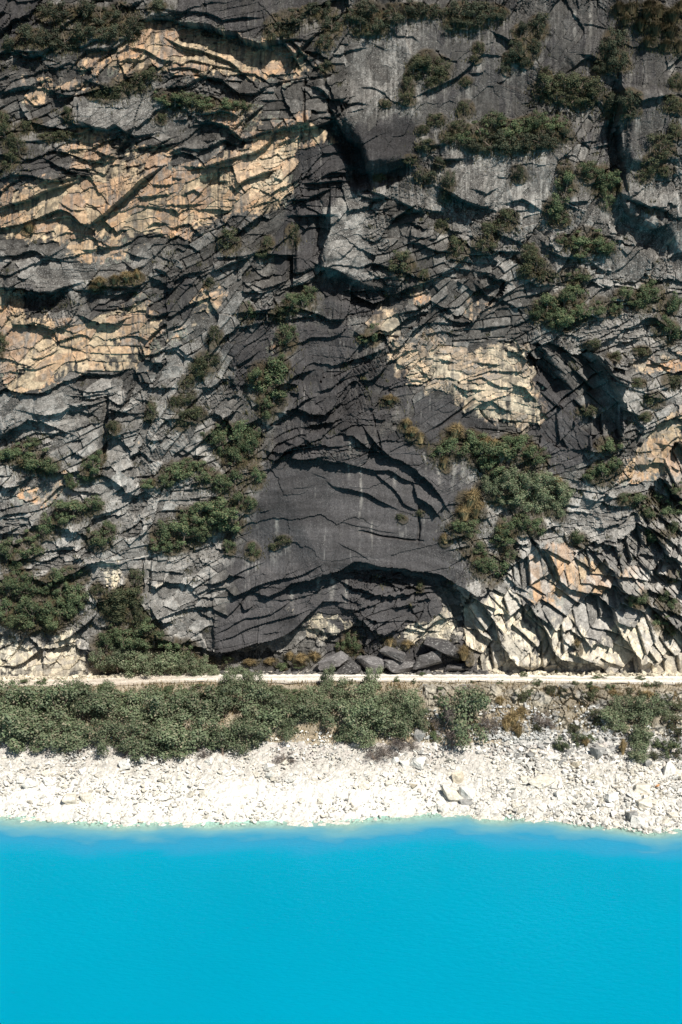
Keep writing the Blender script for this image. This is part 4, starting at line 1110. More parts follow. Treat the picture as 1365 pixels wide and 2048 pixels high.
# the lake: suspended rock flour makes it opaque within a metre or two; the shallows let the pale bed through
lx = axis(-160, -40, 40, 160, .4, 8.0)
ly = np.concatenate([np.arange(-170, -60, 6.0), np.arange(-60, -24, 1.0), np.arange(-24, -12.5, .1)]).astype(F32)
LX, LY = np.meshgrid(lx, ly)
depth = -ground_z(LX, LY)
me = np_mesh('lake', np.stack([LX, LY, 0 * LX], -1).reshape(-1, 3), grid_faces(*LX.shape), None or M_ROCK, True)
dn = depth * (.6 + 1.0 * fbm(LX * .35, LY * .5, 3, 2)) + .12 * (fbm(LX * 1.5, LY * 2, 3, 4) - .5)
set_attr(me, 'depth', dn.reshape(-1), 'FLOAT')
m, nt, b = new_mat('lake_water', .12, .035)
b.inputs['IOR'].default_value = 1.333
L = nt.links.new
at = N(nt, 'Attribute', attribute_name='depth'); tc = N(nt, 'TexCoord')
big = N(nt, 'TexNoise', Scale=.035, Detail=2.0); L(tc.outputs['Object'], big.inputs['Vector'])
dr = N(nt, 'MapRange'); dr.inputs['From Max'].default_value = 4.0; L(at.outputs['Fac'], dr.inputs['Value'])
deepc = mixc(nt, big.outputs[0], (.0, .215, .33), (.0, .262, .39))
bandc = ramp(nt, dr.outputs[0], (.02, (.36, .48, .42)), (.10, (.12, .33, .40)), (.22, (.02, .23, .38)), (.6, (.0, .245, .385)))
fb = ramp(nt, dr.outputs[0], (.4, 0.0), (.9, 1.0))
L(mixc(nt, fb, bandc, deepc), b.inputs['Base Color'])
mp = N(nt, 'Mapping'); mp.inputs['Scale'].default_value = (1.0, 2.2, 1.0); mp.inputs['Rotation'].default_value = (0, 0, .5); L(tc.outputs['Object'], mp.inputs['Vector'])
w1 = N(nt, 'TexNoise', Scale=1.5, Detail=4.0, Roughness=.62); L(mp.outputs[0], w1.inputs['Vector'])
bp = N(nt, 'Bump', Strength=.48, Distance=.10); L(w1.outputs[0], bp.inputs['Height']); L(bp.outputs[0], b.inputs['Normal'])
tr = N(nt, 'BsdfTransparent'); tr.inputs[0].default_value = (.72, .93, .90, 1)
mx = N(nt, 'MixShader'); out = nt.nodes['Material Output']
cl = ramp(nt, dr.outputs[0], (0.0, .15), (.05, .5), (.12, .85), (.25, 1.0))
L(cl, mx.inputs[0]); L(tr.outputs[0], mx.inputs[1]); L(b.outputs[0], mx.inputs[2]); L(mx.outputs[0], out.inputs['Surface'])
me.materials[0] = m
lake = link(bpy.data.objects.new('lake', me), None, 'opaque turquoise glacial lake with fine ripples', 'lake', None, 'structure')
# ------------------------------------------------------------------ stones and boulders
def hull(seed, flat=.7, n=14, sx=1.0, sharp=.75):
    r = random.Random(seed)
    bm = bmesh.new()
    for _ in range(n):
        v = Vector((r.uniform(-1, 1), r.uniform(-1, 1), r.uniform(-1, 1)))
        m = max(abs(v.x), abs(v.y), abs(v.z)); q = v / m if r.random() < sharp else v.normalized() * 1.05
        bm.verts.new((q.x * .5 * sx, q.y * .5, q.z * .5 * flat))
    g = bmesh.ops.convex_hull(bm, input=bm.verts)
    bmesh.ops.delete(bm, geom=[e for e in g['geom_interior'] if isinstance(e, bmesh.types.BMVert)], context='VERTS')
    bmesh.ops.triangulate(bm, faces=bm.faces)
    bm.verts.index_update()
    v = np.array([x.co[:] for x in bm.verts], F32); f = np.array([[q.index for q in x.verts] for x in bm.faces], np.int32)
    bm.free()
    return v, f
TEMPL = [hull(i, random.Random(i).uniform(.45, .85), 11 + i % 6, random.Random(i + 50).uniform(1, 1.5)) for i in range(14)]
M_STONE = rock_material('stone', .6)

def stone_mesh(name, t, col, jit=.08, seed=0):
    v, f = TEMPL[t % len(TEMPL)]
    me = np_mesh(name, v, f, M_STONE)
    set_attr(me, 'rock_colour', np.tile(rgb(col), (len(v), 1)), 'FLOAT_COLOR'); set_attr(me, 'lichen', np.zeros(len(v)), 'FLOAT')
    return me

def boulder_mesh(seed, col, flat, tilt=0):
    """a bigger block: hull with chipped, softened edges and grain"""
    r = random.Random(seed)
    v, f = hull(seed + 200, flat, 13, 1.0, .95)
    bm = bmesh.new()
    vs = [bm.verts.new(x) for x in v]
    for q in f: bm.faces.new([vs[i] for i in q])
    bmesh.ops.dissolve_limit(bm, angle_limit=math.radians(14), verts=bm.verts, edges=bm.edges)
    bmesh.ops.bevel(bm, geom=bm.edges[:], offset=.02, segments=1, affect='EDGES', clamp_overlap=True)
    bmesh.ops.triangulate(bm, faces=bm.faces)
    bmesh.ops.subdivide_edges(bm, edges=[e for e in bm.edges if e.calc_length() > .22], cuts=2, use_grid_fill=True)
    bmesh.ops.triangulate(bm, faces=bm.faces)
    from mathutils import noise as mn
    for x in bm.verts:
        q = x.co * 3.1 + Vector((seed * 3.7, 0, 0))
        x.co += mn.noise_vector(q) * .045 + mn.noise_vector(q * 3.2) * .018
        w_ = mn.cell_vector(q * 1.3); x.co += (w_ - Vector((.5, .5, .5))) * .05
    me = bpy.data.meshes.new('boulder'); bm.to_mesh(me); bm.free()
    me.materials.append(M_STONE)
    n = len(me.vertices)
    cc = np.tile(rgb(col), (n, 1)) * (np.array([r.uniform(.82, 1.12) for _ in range(n)], F32)[:, None])
    set_attr(me, 'rock_colour', cc, 'FLOAT_COLOR'); set_attr(me, 'lichen', np.full(n, .5 if max(col) < .2 else 0), 'FLOAT')
    return me

WHITE, CREAM, GREY, TANC, DARKC = (.62, .60, .55), (.55, .51, .43), (.27, .265, .25), (.50, .44, .34), (.072, .068, .067)
BOULDERS = [  # centre, width, height in photo pixels, colour, flatness, label
 (906, 1585, 34, 38, CREAM, .8, "large upright pale slab above the tan-faced stone's foot near the waterline"),
 (936, 1587, 32, 27, WHITE, .8, "big white boulder with a shaded grey underside beside the upright slab"),
 (934, 1606, 27, 12, GREY, .6, "grey wedge standing in for shade beneath the big white boulder"),  # grey block put in for the shaded underside of the boulder above
 (917, 1557, 22, 22, TANC, .8, "square boulder with a tan lower face above the upright slab"),
 (835, 1524, 27, 20, WHITE, .7, "blocky white boulder in the row below the middle clump of trees"),
 (789, 1522, 16, 13, WHITE, .8, "small white block, leftmost in the row below the middle clump"),
 (810, 1526, 18, 13, WHITE, .7, "white block between two others in the row below the middle clump"),
 (730, 1572, 22, 16, CREAM, .6, "rounded cream stone alone on the fine middle beach"),
 (826, 1574, 20, 11, TANC, .6, "low tan stone on the beach below the blocky white boulder"),
 (886, 1620, 18, 16, WHITE, .8, "white boulder with a dark gap at the water's edge left of the slab"),
 (926, 1620, 24, 15, WHITE, .7, "flat white boulder at the waterline under the big white boulder"),
 (878, 1612, 20, 16, WHITE, .7, "leaning white slab just above the waterline left of the upright slab"),
 (718, 1481, 33, 27, GREY, .9, "grey boulder standing among the shrubs above the beach"),
 (840, 1472, 20, 24, GREY, .9, "pointed grey boulder below the middle clump of trees"),
 (1084, 1565, 46, 20, CREAM, .45, "long flat cream block with a dark shaded left end"),
 (1052, 1560, 19, 10, CREAM, .5, "small flat cream stone beside the long flat block"),
 (1196, 1508, 28, 26, GREY, .85, "largest grey boulder at the top of the right beach"),
 (1223, 1596, 27, 17, WHITE, .55, "wide flat white boulder halfway down the right beach"),
 (1288, 1579, 40, 17, CREAM, .45, "long grey-white slab topping the boulder pile at far right"),
 (1289, 1607, 28, 20, CREAM, .6, "cream wedge below the long slab in the far right pile"),
 (1270, 1592, 24, 12, WHITE, .5, "thin white slab squeezed under the long slab at far right"),
 (1266, 1634, 20, 20, GREY, .8, "dark grey boulder nearest the water in the far right pile"),
 (1276, 1646, 24, 18, WHITE, .8, "white boulder standing at the water's edge of the far right pile"),
 (1298, 1530, 13, 18, GREY, .9, "upright bluish grey stone below the dark right bank shrubs"),
 (1339, 1540, 24, 30, WHITE, .8, "tall white boulder high on the beach near the right edge"),
 (1120, 1588, 21, 15, WHITE, .7, "square white boulder below the long flat block"),
 (1038, 1613, 24, 10, CREAM, .45, "low cream slab near the waterline left of the square boulder"),
 (1151, 1530, 24, 12, TANC, .5, "thin tan slab high on the right beach"),
 (1105, 1515, 26, 13, WHITE, .5, "flat white slab at the top of the beach left of the tan slab"),
 (1316, 1573, 9, 7, (.62, .30, .12), .8, "small orange stone beside the long grey-white slab"),
 (138, 1602, 27, 20, CREAM, .6, "large cream boulder low on the left beach"),
 (172, 1597, 22, 18, CREAM, .7, "cream boulder just right of the large one on the left beach"),
 (59, 1566, 30, 20, WHITE, .6, "wide leaning white slab at far left of the beach"),
 (42, 1561, 15, 19, WHITE, .8, "upright white stone touching the leaning slab at far left"),
 (97, 1562, 20, 15, WHITE, .7, "white block with dark left shadow right of the leaning slab"),
 (251, 1528, 21, 18, WHITE, .7, "tilted white slab at the top of the left beach"),
 (165, 1543, 15, 12, WHITE, .8, "small round white stone on the upper left beach"),
 (287, 1523, 14, 17, WHITE, .9, "pointed white stone right of the tilted slab"),
 (253, 1642, 22, 11, WHITE, .5, "flat white boulder at the left waterline"),
 (539, 1534, 19, 16, WHITE, .7, "white boulder on the upper beach under the twig bush"),
 (540, 1553, 15, 15, WHITE, .8, "rounded white stone directly below the upper white boulder"),
 (417, 1521, 20, 15, WHITE, .7, "white boulder at the foot of the left tree belt"),
 (407, 1589, 15, 16, CREAM, .8, "squarish cream stone on the middle left beach"),
 (382, 1589, 14, 13, CREAM, .7, "small cream stone beside the squarish one"),
 (582, 1560, 20, 11, WHITE, .5, "flat white stone with a dark slit of shadow beneath"),
]
for i, (px, py, w, h, col, flat, lab) in enumerate(BOULDERS):
    p = hit_ground(px, py + h * .32)
    mp_ = (p[1] - CAM_Y) / CP / FOC * 1.0
    W, Hh = w * mp_ * 1.15, h * mp_ * 1.2
    o = bpy.data.objects.new('boulder', boulder_mesh(i, col, 1.0))
    o.location = (p[0], p[1] + .12, p[2] + Hh * .30)
    o.scale = (W, W * .8, Hh * (.75 + .25 * flat))
    o.rotation_euler = (rnd.uniform(-.25, .25), rnd.uniform(-.22, .22), rnd.uniform(-.5, .5))
    link(o, None, lab, 'boulder', 'boulders on the beach')
FOOT = [
 (885, 1293, 62, 38, .6, "big dark wedge boulder resting high under the arch roof"),
 (850, 1314, 56, 36, .65, "dark grey boulder with a pale slanting face below the wedge"),
 (806, 1330, 68, 28, .5, "long low dark boulder beside the road under the arch"),
 (742, 1325, 52, 40, .8, "triangular dark slab with a pale streak leaning by the road"),
 (696, 1328, 44, 30, .5, "layered dark slab left of the triangular slab"),
 (911, 1336, 34, 17, .6, "small striped boulder at the road edge right of the arch"),
 (788, 1304, 42, 30, .7, "dark boulder behind the long low one"),
 (666, 1315, 50, 30, .45, "tilted dark block with a black gap beneath it"),
 (942, 1338, 26, 14, .6, "lowest dark boulder beside the tussock at the arch's right end"),
]
for i, (px, py, w, h, flat, lab) in enumerate(FOOT):
    d = ray(px, py + h * .4); yy = -.45; t = (yy - CAM_Y) / d[1]
    x, z = d[0] * t, CAM_Z + d[2] * t
    mpx = t / FOC
    col = tuple(c * (.8 + .35 * (i % 4)) for c in DARKC)
    o = bpy.data.objects.new('boulder', boulder_mesh(60 + i, col, 1.0))
    z0 = float(road_z(x))
    o.location = (x, yy + .25, max(z + h * mpx * .22, z0 + .1)); o.scale = (w * mpx * 1.2, 1.6, h * mpx * .9)
    o.rotation_euler = (rnd.uniform(-.2, .2), rnd.uniform(-.3, .3), rnd.uniform(-.4, .4))
    link(o, None, lab, 'boulder', 'dark boulders under the arch')

# countable stones of the beach: parts of it
def beach_spot(r):
    while True:
        px = r.uniform(-40, 1405); py = r.uniform(1486, 1652)
        dens = .35 + .65 * sstep(820, 1050, px) + .35 * sstep(300, 0, px)
        if py < 1500 and px < 850: dens *= .5
        if r.random() > dens: continue
        p = hit_ground(px, py)
        if p[1] < float(shore_y(p[0])) - .3: continue
        return p, px, py
SH = [stone_mesh('stone', t, c) for t in range(10) for c in (WHITE, CREAM)]
SG = [stone_mesh('stone', t, GREY) for t in range(6)]
rr = random.Random(3)
for i in range(300):
    p, px, py = beach_spot(rr)
    s = rr.uniform(.34, .5) if rr.random() < .85 else rr.uniform(.5, .8)
    greyish = py < 1515 and px > 980 and rr.random() < .6
    o = bpy.data.objects.new('stone', rr.choice(SG if greyish else SH))
    o.location = (p[0], p[1] + .05, p[2] + s * .14); o.scale = (s * rr.uniform(.9, 1.4), s, s * rr.uniform(.7, 1.1))
    o.rotation_euler = (rr.uniform(-.5, .5), rr.uniform(-.5, .5), rr.uniform(0, 6.3))
    link(o, beach)

def rot_mats(n, R, tilt):
    a, b, c = R.uniform(-tilt, tilt, n), R.uniform(-tilt, tilt, n), R.uniform(0, 6.283, n)
    ca, sa, cb, sb, cc_, sc = np.cos(a), np.sin(a), np.cos(b), np.sin(b), np.cos(c), np.sin(c)
    one, zero = np.ones(n), np.zeros(n)
    RX = np.stack([one, zero, zero, zero, ca, -sa, zero, sa, ca], -1).reshape(n, 3, 3)
    RY = np.stack([cb, zero, sb, zero, one, zero, -sb, zero, cb], -1).reshape(n, 3, 3)
    RZ = np.stack([cc_, -sc, zero, sc, cc_, zero, zero, zero, one], -1).reshape(n, 3, 3)
    return RZ @ RY @ RX

def scatter(name, pos, size, cols, mat, parent, tilt=.7, label=None):
    R = np.random.RandomState(len(pos)); vs, fs, cs = [], [], []; off = 0
    for t, (v, f) in enumerate(TEMPL):
        k = np.arange(t, len(pos), len(TEMPL))
        if len(k) == 0: continue
        M = rot_mats(len(k), R, tilt) * (size[k][:, None, None] * R.uniform(.7, 1.3, (len(k), 1, 3)))
        w = np.einsum('nij,vj->nvi', M, v) + pos[k][:, None, :]
        vs.append(w.reshape(-1, 3)); cs.append(np.repeat(cols[k], len(v), 0))
        fs.append((f[None] + (np.arange(len(k)) * len(v))[:, None, None]).reshape(-1, 3) + off); off += len(k) * len(v)
    me = np_mesh(name, np.concatenate(vs), np.concatenate(fs), mat)
    set_attr(me, 'rock_colour', np.concatenate(cs), 'FLOAT_COLOR'); set_attr(me, 'lichen', np.zeros(off), 'FLOAT')
    return link(bpy.data.objects.new(name, me), parent, label, None, None, 'stuff')

R = np.random.RandomState(5)
n = 17000
bx = R.uniform(-38, 38, n); ysh = shore_y(bx); by = ysh - .5 + (YB + .9 - ysh + .5) * R.rand(n) ** 1.0
bpx, bpy_ = to_px(bx, by, ground_z(bx, by))
right = sstep(850, 1100, bpx); left = sstep(350, 60, bpx)
keep = R.rand(n) < (.38 + .62 * right + .25 * left + .35 * sstep(1540, 1500, bpy_))
bx, by, bpx, bpy_, right = bx[keep], by[keep], bpx[keep], bpy_[keep], right[keep]
size = np.clip(np.exp(R.normal(-1.75, .42, len(bx))), .07, .5) * (.85 + .45 * right)
pos = np.stack([bx, by, ground_z(bx, by) + size * .12], -1)
top = sstep(1535, 1500, bpy_) * (.35 + .65 * right)
cw = R.rand(len(bx))
cols = np.where((R.rand(len(bx)) < .75 * top)[:, None], rgb(GREY) * (.7 + .9 * cw[:, None]), np.where((cw < .15)[:, None], rgb(CREAM), rgb(WHITE)) * (.62 + .55 * R.rand(len(bx), 1)))
scatter('small_stones', pos, size, cols.astype(F32).clip(0, .8), M_STONE, beach)
# grey talus tongues on the bank and broken rock at the foot of the wall
n = 2600
tx = R.uniform(7, 37, n); ty = YB + .3 + 2.4 * R.rand(n) ** 1.6
tp, tq = to_px(tx, ty, ground_z(tx, ty))
k = (R.rand(n) < .25 + .75 * ((tp > 985) & (tp < 1110)) + .5 * ((tp > 1170) & (tp < 1240)))
tx, ty = tx[k], ty[k]; size = np.clip(np.exp(R.normal(-1.6, .4, len(tx))), .08, .5)
scatter('talus_stones', np.stack([tx, ty, ground_z(tx, ty) + .08 + size * .2], -1), size, (rgb((.40, .395, .375)) * R.uniform(.6, 1.5, (len(tx), 1))).astype(F32).clip(0, .75), M_STONE, bank)
n = 1500
fx = R.uniform(-37, 37, n); fy = -.15 - .65 * R.rand(n) ** 2
size = np.clip(np.exp(R.normal(-1.6, .5, n)), .06, .6)
fpx = to_px(fx, fy, 9.0)[0]
fcol = np.where(((fpx > 440) & (fpx < 985))[:, None], rgb((.10, .095, .09)), rgb((.48, .43, .33))) * R.uniform(.6, 1.4, (n, 1))
scatter('fallen_stones', np.stack([fx, fy, road_z(fx) + size * .2], -1), size, fcol.astype(F32).clip(0, .8), M_STONE, road)
# dry-laid edge stones holding the road where the bank is bare
wall = bpy.data.objects.new('retaining_wall', None)
p0 = on_plane_z(925, 1370, 8.6)
wall.location = (p0[0], YR - .12, 8.3)
link(wall, None, 'low dry stone edging under the road above the lone broad tree', 'stone wall')
for course in range(3):
    x = -3.9 + rr.uniform(0, .3)
    while x < 3.9:
        s = rr.uniform(.3, .62)
        o = bpy.data.objects.new('stone', rr.choice(SG))
        o.location = (x, -.1 - .05 * (2 - course), .42 - .19 * (2 - course)); o.scale = (s, .45, .26); o.rotation_euler = (rr.uniform(-.1, .1), rr.uniform(-.12, .12), rr.choice((0, 3.14)) + rr.uniform(-.2, .2))
        link(o, wall)
        x += s * .85

# ------------------------------------------------------------------ plants
def leaf_mat(name, a, b_, dry):
    m, nt, b = new_mat(name, .75, .25)
    L = nt.links.new
    tc = N(nt, 'TexCoord'); oi = N(nt, 'ObjectInfo'); ge = N(nt, 'NewGeometry')
    n1 = N(nt, 'TexNoise', Scale=6.0, Detail=3.0); L(tc.outputs['Object'], n1.inputs['Vector'])
    c = mixc(nt, ramp(nt, n1.outputs[0], (.35, 0.0), (.65, 1.0)), a, b_)
    c = mixc(nt, ramp(nt, ge.outputs['Random Per Island'], (.0, 0.0), (.75, .15), (1.0, 1.0)), c, dry)
    v = N(nt, 'MapRange'); v.inputs['To Min'].default_value = .72; v.inputs['To Max'].default_value = 1.28; L(oi.outputs['Random'], v.inputs['Value'])
    h = N(nt, 'HueSaturation'); L(v.outputs[0], h.inputs['Value']); L(c, h.inputs['Color'])
    L(h.outputs[0], b.inputs['Base Color'])
    b.inputs['Subsurface Weight'].default_value = 0
    tl = N(nt, 'BsdfTranslucent'); L(h.outputs[0], tl.inputs['Color'])
    mx = N(nt, 'MixShader'); mx.inputs[0].default_value = .18
    L(b.outputs[0], mx.inputs[1]); L(tl.outputs[0], mx.inputs[2]); L(mx.outputs[0], nt.nodes['Material Output'].inputs['Surface'])
    return m
M_LEAF = {'tree': leaf_mat('grey_green_leaves', (.145, .180, .105), (.092, .130, .062), (.25, .22, .15)),
          'bush': leaf_mat('green_leaves', (.090, .126, .062), (.056, .090, .040), (.16, .14, .075)),
          'dark': leaf_mat('dark_leaves', (.052, .066, .042), (.034, .048, .028), (.095, .075, .04)),
          'olive': leaf_mat('olive_leaves', (.066, .078, .040), (.046, .060, .031), (.12, .10, .05)),
          'twig': leaf_mat('dry_twigs', (.16, .135, .125), (.11, .09, .085), (.20, .17, .13)),
          'drytuft': leaf_mat('dull_brown_blades', (.085, .065, .032), (.055, .05, .024), (.15, .11, .06)),
          'tuft': leaf_mat('straw_blades', (.30, .22, .11), (.20, .145, .07), (.36, .29, .16))}
M_BARK, nt, b = new_mat('bark', .9, .15)
n1 = N(nt, 'TexNoise', Scale=9.0, Detail=5.0)
nt.links.new(mixc(nt, n1.outputs[0], (.09, .065, .05), (.24, .19, .15)), b.inputs['Base Color'])

def crown_mesh(seed, style):
    R = np.random.RandomState(seed)
    twig = style == 'twig'
    nl = R.randint(15, 22) if style == 'tree' else R.randint(11, 19)
    lobes = []
    for i in range(nl):
        a = R.uniform(0, 6.283); rad = R.uniform(.08, .42) if style == 'tree' else R.uniform(.02, .46) ; z = R.uniform(.14, .86) if style == 'tree' else R.uniform(.08, .80)
        rad *= math.sqrt(max(.15, 1 - ((z - .42) / .55) ** 2))
        lobes.append((math.cos(a) * rad, math.sin(a) * rad, z, R.uniform(.09, .165) if style == 'tree' else R.uniform(.06, .17)))
    if style == 'tree': lobes.append((R.uniform(-.1, .1), 0, .42, .22))
    n = {'tree': 3000, 'bush': 1700, 'dark': 1700, 'olive': 1500, 'twig': 900}[style]
    wts = np.array([l[3] ** 2 for l in lobes]); k = R.choice(len(lobes), n, p=wts / wts.sum())
    Lb = np.array(lobes)[k]
    d = R.normal(size=(n, 3)); d /= np.linalg.norm(d, axis=1)[:, None]
    rr_ = Lb[:, 3] * (1 - .5 * R.rand(n) ** 3) * (1 + .22 * R.randn(n).clip(-1, 1.6)) * (1 + .55 * (R.rand(n) < .10) * R.rand(n))
    P = Lb[:, :3] + d * rr_[:, None]
    P[:, 2] = np.abs(P[:, 2])
    nrm = d * 1.1 + R.normal(size=(n, 3)) * .45 + np.array([0, 0, .35]); nrm /= np.linalg.norm(nrm, axis=1)[:, None]
    t = np.cross(nrm, R.normal(size=(n, 3))); t /= np.linalg.norm(t, axis=1)[:, None]
    s_ = np.cross(nrm, t)
    sz = (.016 + .026 * R.rand(n) ** 1.5) * (1.0 if style != 'tree' else .85)
    asp = np.full(n, .62)
    if twig:
        sz = R.uniform(.05, .11, n); asp = np.full(n, .07); t = d * .8 + R.normal(size=(n, 3)) * .4; t /= np.linalg.norm(t, axis=1)[:, None]; s_ = np.cross(t, R.normal(size=(n, 3))); s_ /= np.linalg.norm(s_, axis=1)[:, None]
    T = t * sz[:, None]; S = s_ * (sz * asp)[:, None]; bend = nrm * (sz * .35)[:, None]
    V = np.stack([P - T, P + S - bend * .3, P + T, P - S - bend * .3], 1).reshape(-1, 3)
    F = np.arange(4 * n).reshape(n, 4)
    me = np_mesh('crown', V, F, M_LEAF[style])
    return me, lobes

def tube(V, F, pts, rads, k=5):
    base = len(V)
    for i, (p, r) in enumerate(zip(pts, rads)):
        p = Vector(p); q = Vector(pts[min(i + 1, len(pts) - 1)]) - Vector(pts[max(i - 1, 0)])
        q.normalize(); a = q.orthogonal().normalized(); b_ = q.cross(a)
        for j in range(k):
            an = 6.283 * j / k
            V.append(tuple(p + (a * math.cos(an) + b_ * math.sin(an)) * r))
    for i in range(len(pts) - 1):
        for j in range(k):
            F.append((base + i * k + j, base + i * k + (j + 1) % k, base + (i + 1) * k + (j + 1) % k, base + (i + 1) * k + j))

def trunk_mesh(seed, lobes):
    r = random.Random(seed); V, F = [], []
    tube(V, F, [(0, 0, -.06), (r.uniform(-.03, .03), r.uniform(-.03, .03), .15), (r.uniform(-.05, .05), r.uniform(-.05, .05), .34), (r.uniform(-.08, .08), 0, .62)], [.028, .022, .016, .005])
    for lx_, ly_, lz_, lr in lobes[:8]:
        z0 = r.uniform(.08, .3)
        mid = (lx_ * .45 + r.uniform(-.05, .05), ly_ * .45 + r.uniform(-.05, .05), (z0 + lz_) * .5)
        tube(V, F, [(0, 0, z0), mid, (lx_, ly_, lz_), (lx_ * 1.25, ly_ * 1.25, lz_ + lr * .75)], [.014, .010, .006, .002], 4)
    return np_mesh('trunk', np.array(V, F32), np.array(F, np.int32), M_BARK, True)

def tuft_mesh(seed, mat='tuft'):
    R = np.random.RandomState(seed); n = 420
    a = R.uniform(0, 6.283, n); lean = R.rand(n) ** .8 * .52; h = R.uniform(.55, 1.0, n)
    r0 = R.rand(n) * .12
    c, s = np.cos(a), np.sin(a)
    b0 = np.stack([c * r0, s * r0, 0 * a], -1)
    m1 = np.stack([c * (r0 + lean * .45), s * (r0 + lean * .45), h * .65], -1)
    e1 = np.stack([c * (r0 + lean * 1.05), s * (r0 + lean * 1.05), h * (1 - lean * .9)], -1)
    wv = np.stack([-s, c, 0 * a], -1) * R.uniform(.010, .02, n)[:, None]
    V = np.stack([b0 - wv, b0 + wv, m1 + wv * .8, m1 - wv * .8, e1], 1).reshape(-1, 3)
    i = np.arange(n)[:, None] * 5
    F = np.concatenate([i + np.array([[0, 1, 2]]), i + np.array([[0, 2, 3]]), i + np.array([[3, 2, 4]])])
    return np_mesh('grass_tuft', V, F, M_LEAF[mat])

CROWNS = {}
for st, cnt in (('tree', 6), ('bush', 6), ('dark', 4), ('olive', 4), ('twig', 3)):
    L_ = []
    for i in range(cnt):
        cm, lobes = crown_mesh(100 + 13 * i + len(st) * 7, st)
        L_.append((cm, trunk_mesh(i + 40, lobes)))
    CROWNS[st] = L_
TUFTS = {s: [tuft_mesh(300 + i, s) for i in range(5)] for s in ('tuft', 'drytuft')}
NAMES = {'shrub': 'shrub', 'bush': 'bush', 'tree': 'tree', 'weed': 'weed', 'twig bush': 'bush', 'grass tussock': 'grass_tuft'}
grass_sites = []
pr = random.Random(21)
for look, noun, where, group, style, boxes in PLANTS:
    B = sorted([tuple(float(q) for q in s.split(',')) for s in boxes.split(';')])
    for i, (cx, cy, w, h) in enumerate(B):
        if cy + h * .5 < 1350 and 'road' not in where or cy < 1338 and 'overlapping' not in where and 'weed' not in noun:
            p = on_wall(cx, cy + h * .30)
            y = wall_y_min(p[0], p[2], .35)
            q = np.array([p[0], y, p[2]])
            # slide along the view ray so that the plant stays where the photo shows it
            d = ray(cx, cy + h * .42); t = (y - .05 - CAM_Y) / d[1]
            q = np.array([d[0] * t, y + .02, CAM_Z + d[2] * t])
            t_ = t; wallp = True
            if q[2] < 9.3: q = np.array([q[0], -.5, float(road_z(q[0]))])
        else:
            q = hit_ground(cx, cy + h * .47); t_ = (q[1] - CAM_Y) / CP; wallp = False
        m1 = t_ / FOC
        W, Hh = w * m1, h * m1
        ordn = '' if len(B) == 1 else f"{ORD[i]} from left "
        lab = f"{look} {noun}, {ordn}{where}" if ordn else f"{look} {noun} {where}"
        if len(lab.split()) > 16: print('LONG', len(lab.split()), lab)
        cat = {'grass tussock': 'grass tuft', 'twig bush': 'bush'}.get(noun, noun)
        if 'tuft' in style:
            o = bpy.data.objects.new('grass_tuft', TUFTS[style][pr.randrange(5)])
            o.location = (q[0], q[1] - (.05 if wallp else 0), q[2] - (.1 if not wallp else 0)); o.scale = (W * 1.0, W * .8, Hh * 1.05); o.rotation_euler = (pr.uniform(.0, .35) if wallp else 0, 0, pr.uniform(0, 6.28))
            link(o, None, lab, cat, group or None)
        else:
            root = bpy.data.objects.new(NAMES[noun], None); root.empty_display_size = .3
            root.location = (q[0], q[1], q[2] - (.05 if wallp else .1))
            root.rotation_euler = (pr.uniform(.15, .4) if wallp else pr.uniform(-.05, .1), pr.uniform(-.12, .12), pr.uniform(-.3, .3))
            root.scale = (W * (1.08 if wallp else 1.2) * pr.uniform(.85, 1.12), W * (.85 if wallp else 1.1), Hh * (pr.uniform(.82, 1.0) if wallp else pr.uniform(.9, 1.22)))
            link(root, None, lab, cat, group or None)
            cm, tm = CROWNS[style][pr.randrange(len(CROWNS[style]))]
            a = pr.uniform(0, 6.28)
            for nm, dme in (('crown', cm), ('trunk', tm)):
                c_ = bpy.data.objects.new(nm, dme); c_.rotation_euler = (0, 0, a); link(c_, root)
        grass_sites.append((q[0], q[1], q[2], W, wallp, style))

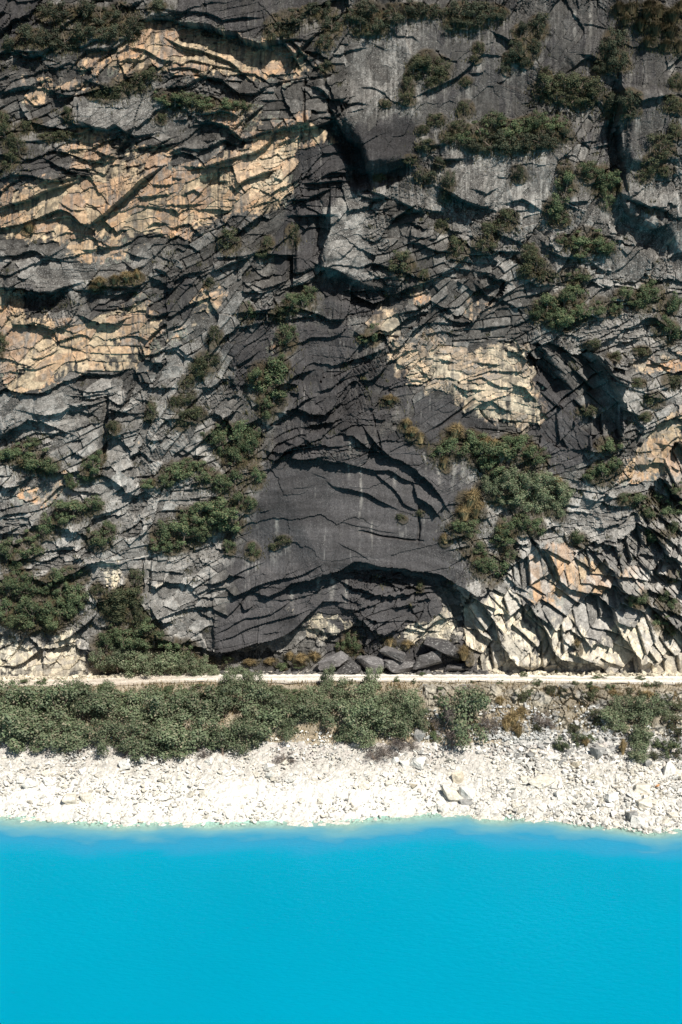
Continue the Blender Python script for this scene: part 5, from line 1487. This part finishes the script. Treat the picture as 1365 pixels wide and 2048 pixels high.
# ------------------------------------------------------------------ ground cover nobody could count: dry grass and low scrub
def blades(name, P, hgt, mat, seed, lean_out=.3, label=None, wid=.03):
    R = np.random.RandomState(seed); n = len(P)
    a = R.uniform(0, 6.283, n); l = R.uniform(.1, .9, n) * hgt
    c, s = np.cos(a), np.sin(a)
    tip = P + np.stack([c * l * .6, s * l * .6 - lean_out * hgt, hgt * (1 - .3 * R.rand(n))], -1)
    wv = np.stack([-s, c, 0 * a], -1) * (R.uniform(.5, 1.2, n) * wid)[:, None]
    mid = (P + tip) / 2 + np.stack([0 * a, 0 * a, hgt * .12], -1)
    V = np.stack([P - wv, P + wv, mid + wv, mid - wv, tip], 1).reshape(-1, 3)
    i = np.arange(n)[:, None] * 5
    F = np.concatenate([i + np.array([[0, 1, 2]]), i + np.array([[0, 2, 3]]), i + np.array([[3, 2, 4]])])
    o = bpy.data.objects.new(name, np_mesh(name, V, F, mat))
    return link(o, None, label, None, None, 'stuff')
R = np.random.RandomState(9)
P = []
for x, y, z, W, wallp, st in grass_sites:
    if not wallp: continue
    k = int(60 * max(W, .6) ** 1.2)
    gx_ = x + R.normal(0, .42 * W, k); gz_ = z + .1 - np.abs(R.normal(0, .26 * W, k)) + R.uniform(-.1, .35, k) * W
    for a, b_ in zip(gx_, gz_):
        if 9.4 < b_ < 76 and abs(a) < 36: P.append((a, wall_y(a, b_) - .02, b_))
for _ in range(420):
    x, z = R.uniform(-35, 35), R.uniform(10.5, 75)
    px_, py_ = to_px(x, LEAN * (z - BASE_Z), z)
    if zsample(Z_ROUGH, np.array([px_]), np.array([py_]))[0] < .7: continue
    w_ = R.uniform(.2, .8)
    for _k in range(int(50 * w_)):
        a, b_ = x + R.normal(0, .5 * w_), z + R.normal(0, .22 * w_)
        if 9.4 < b_ < 76 and abs(a) < 36: P.append((a, wall_y(a, b_) - .02, b_))
P = np.array(P)
blades('ledge_grass', P, R.uniform(.15, .45, len(P)), leaf_mat('brown_ledge_grass', (.070, .064, .030), (.050, .052, .025), (.14, .115, .055)), 4, .25, 'brown grass hanging from the ledges of the cliff')
n = 24000
gx_ = R.uniform(-37, 37, n); gy_ = R.uniform(YB + .15, YR - .05, n)
gp, gq = to_px(gx_, gy_, ground_z(gx_, gy_))
oc = zsample(Z_OUTCROP, gp, gq)
k = (R.rand(n) < (1 - .45 * oc)) & (R.rand(n) < .35 + .65 * sstep(.4, .6, fbm(gx_ * .7, gy_ * .9, 3, 3))) & ~((gq > 1455) & (gp > 980) & (gp < 1240) & (R.rand(n) < .9))
gx_, gy_ = gx_[k], gy_[k]
blades('bank_grass', np.stack([gx_, gy_, ground_z(gx_, gy_) + .05], -1), R.uniform(.15, .5, len(gx_)), leaf_mat('rusty_bank_grass', (.20, .13, .06), (.10, .095, .045), (.30, .22, .12)), 6, .12, 'dry rusty grass and low scrub on the bank below the road', .035)
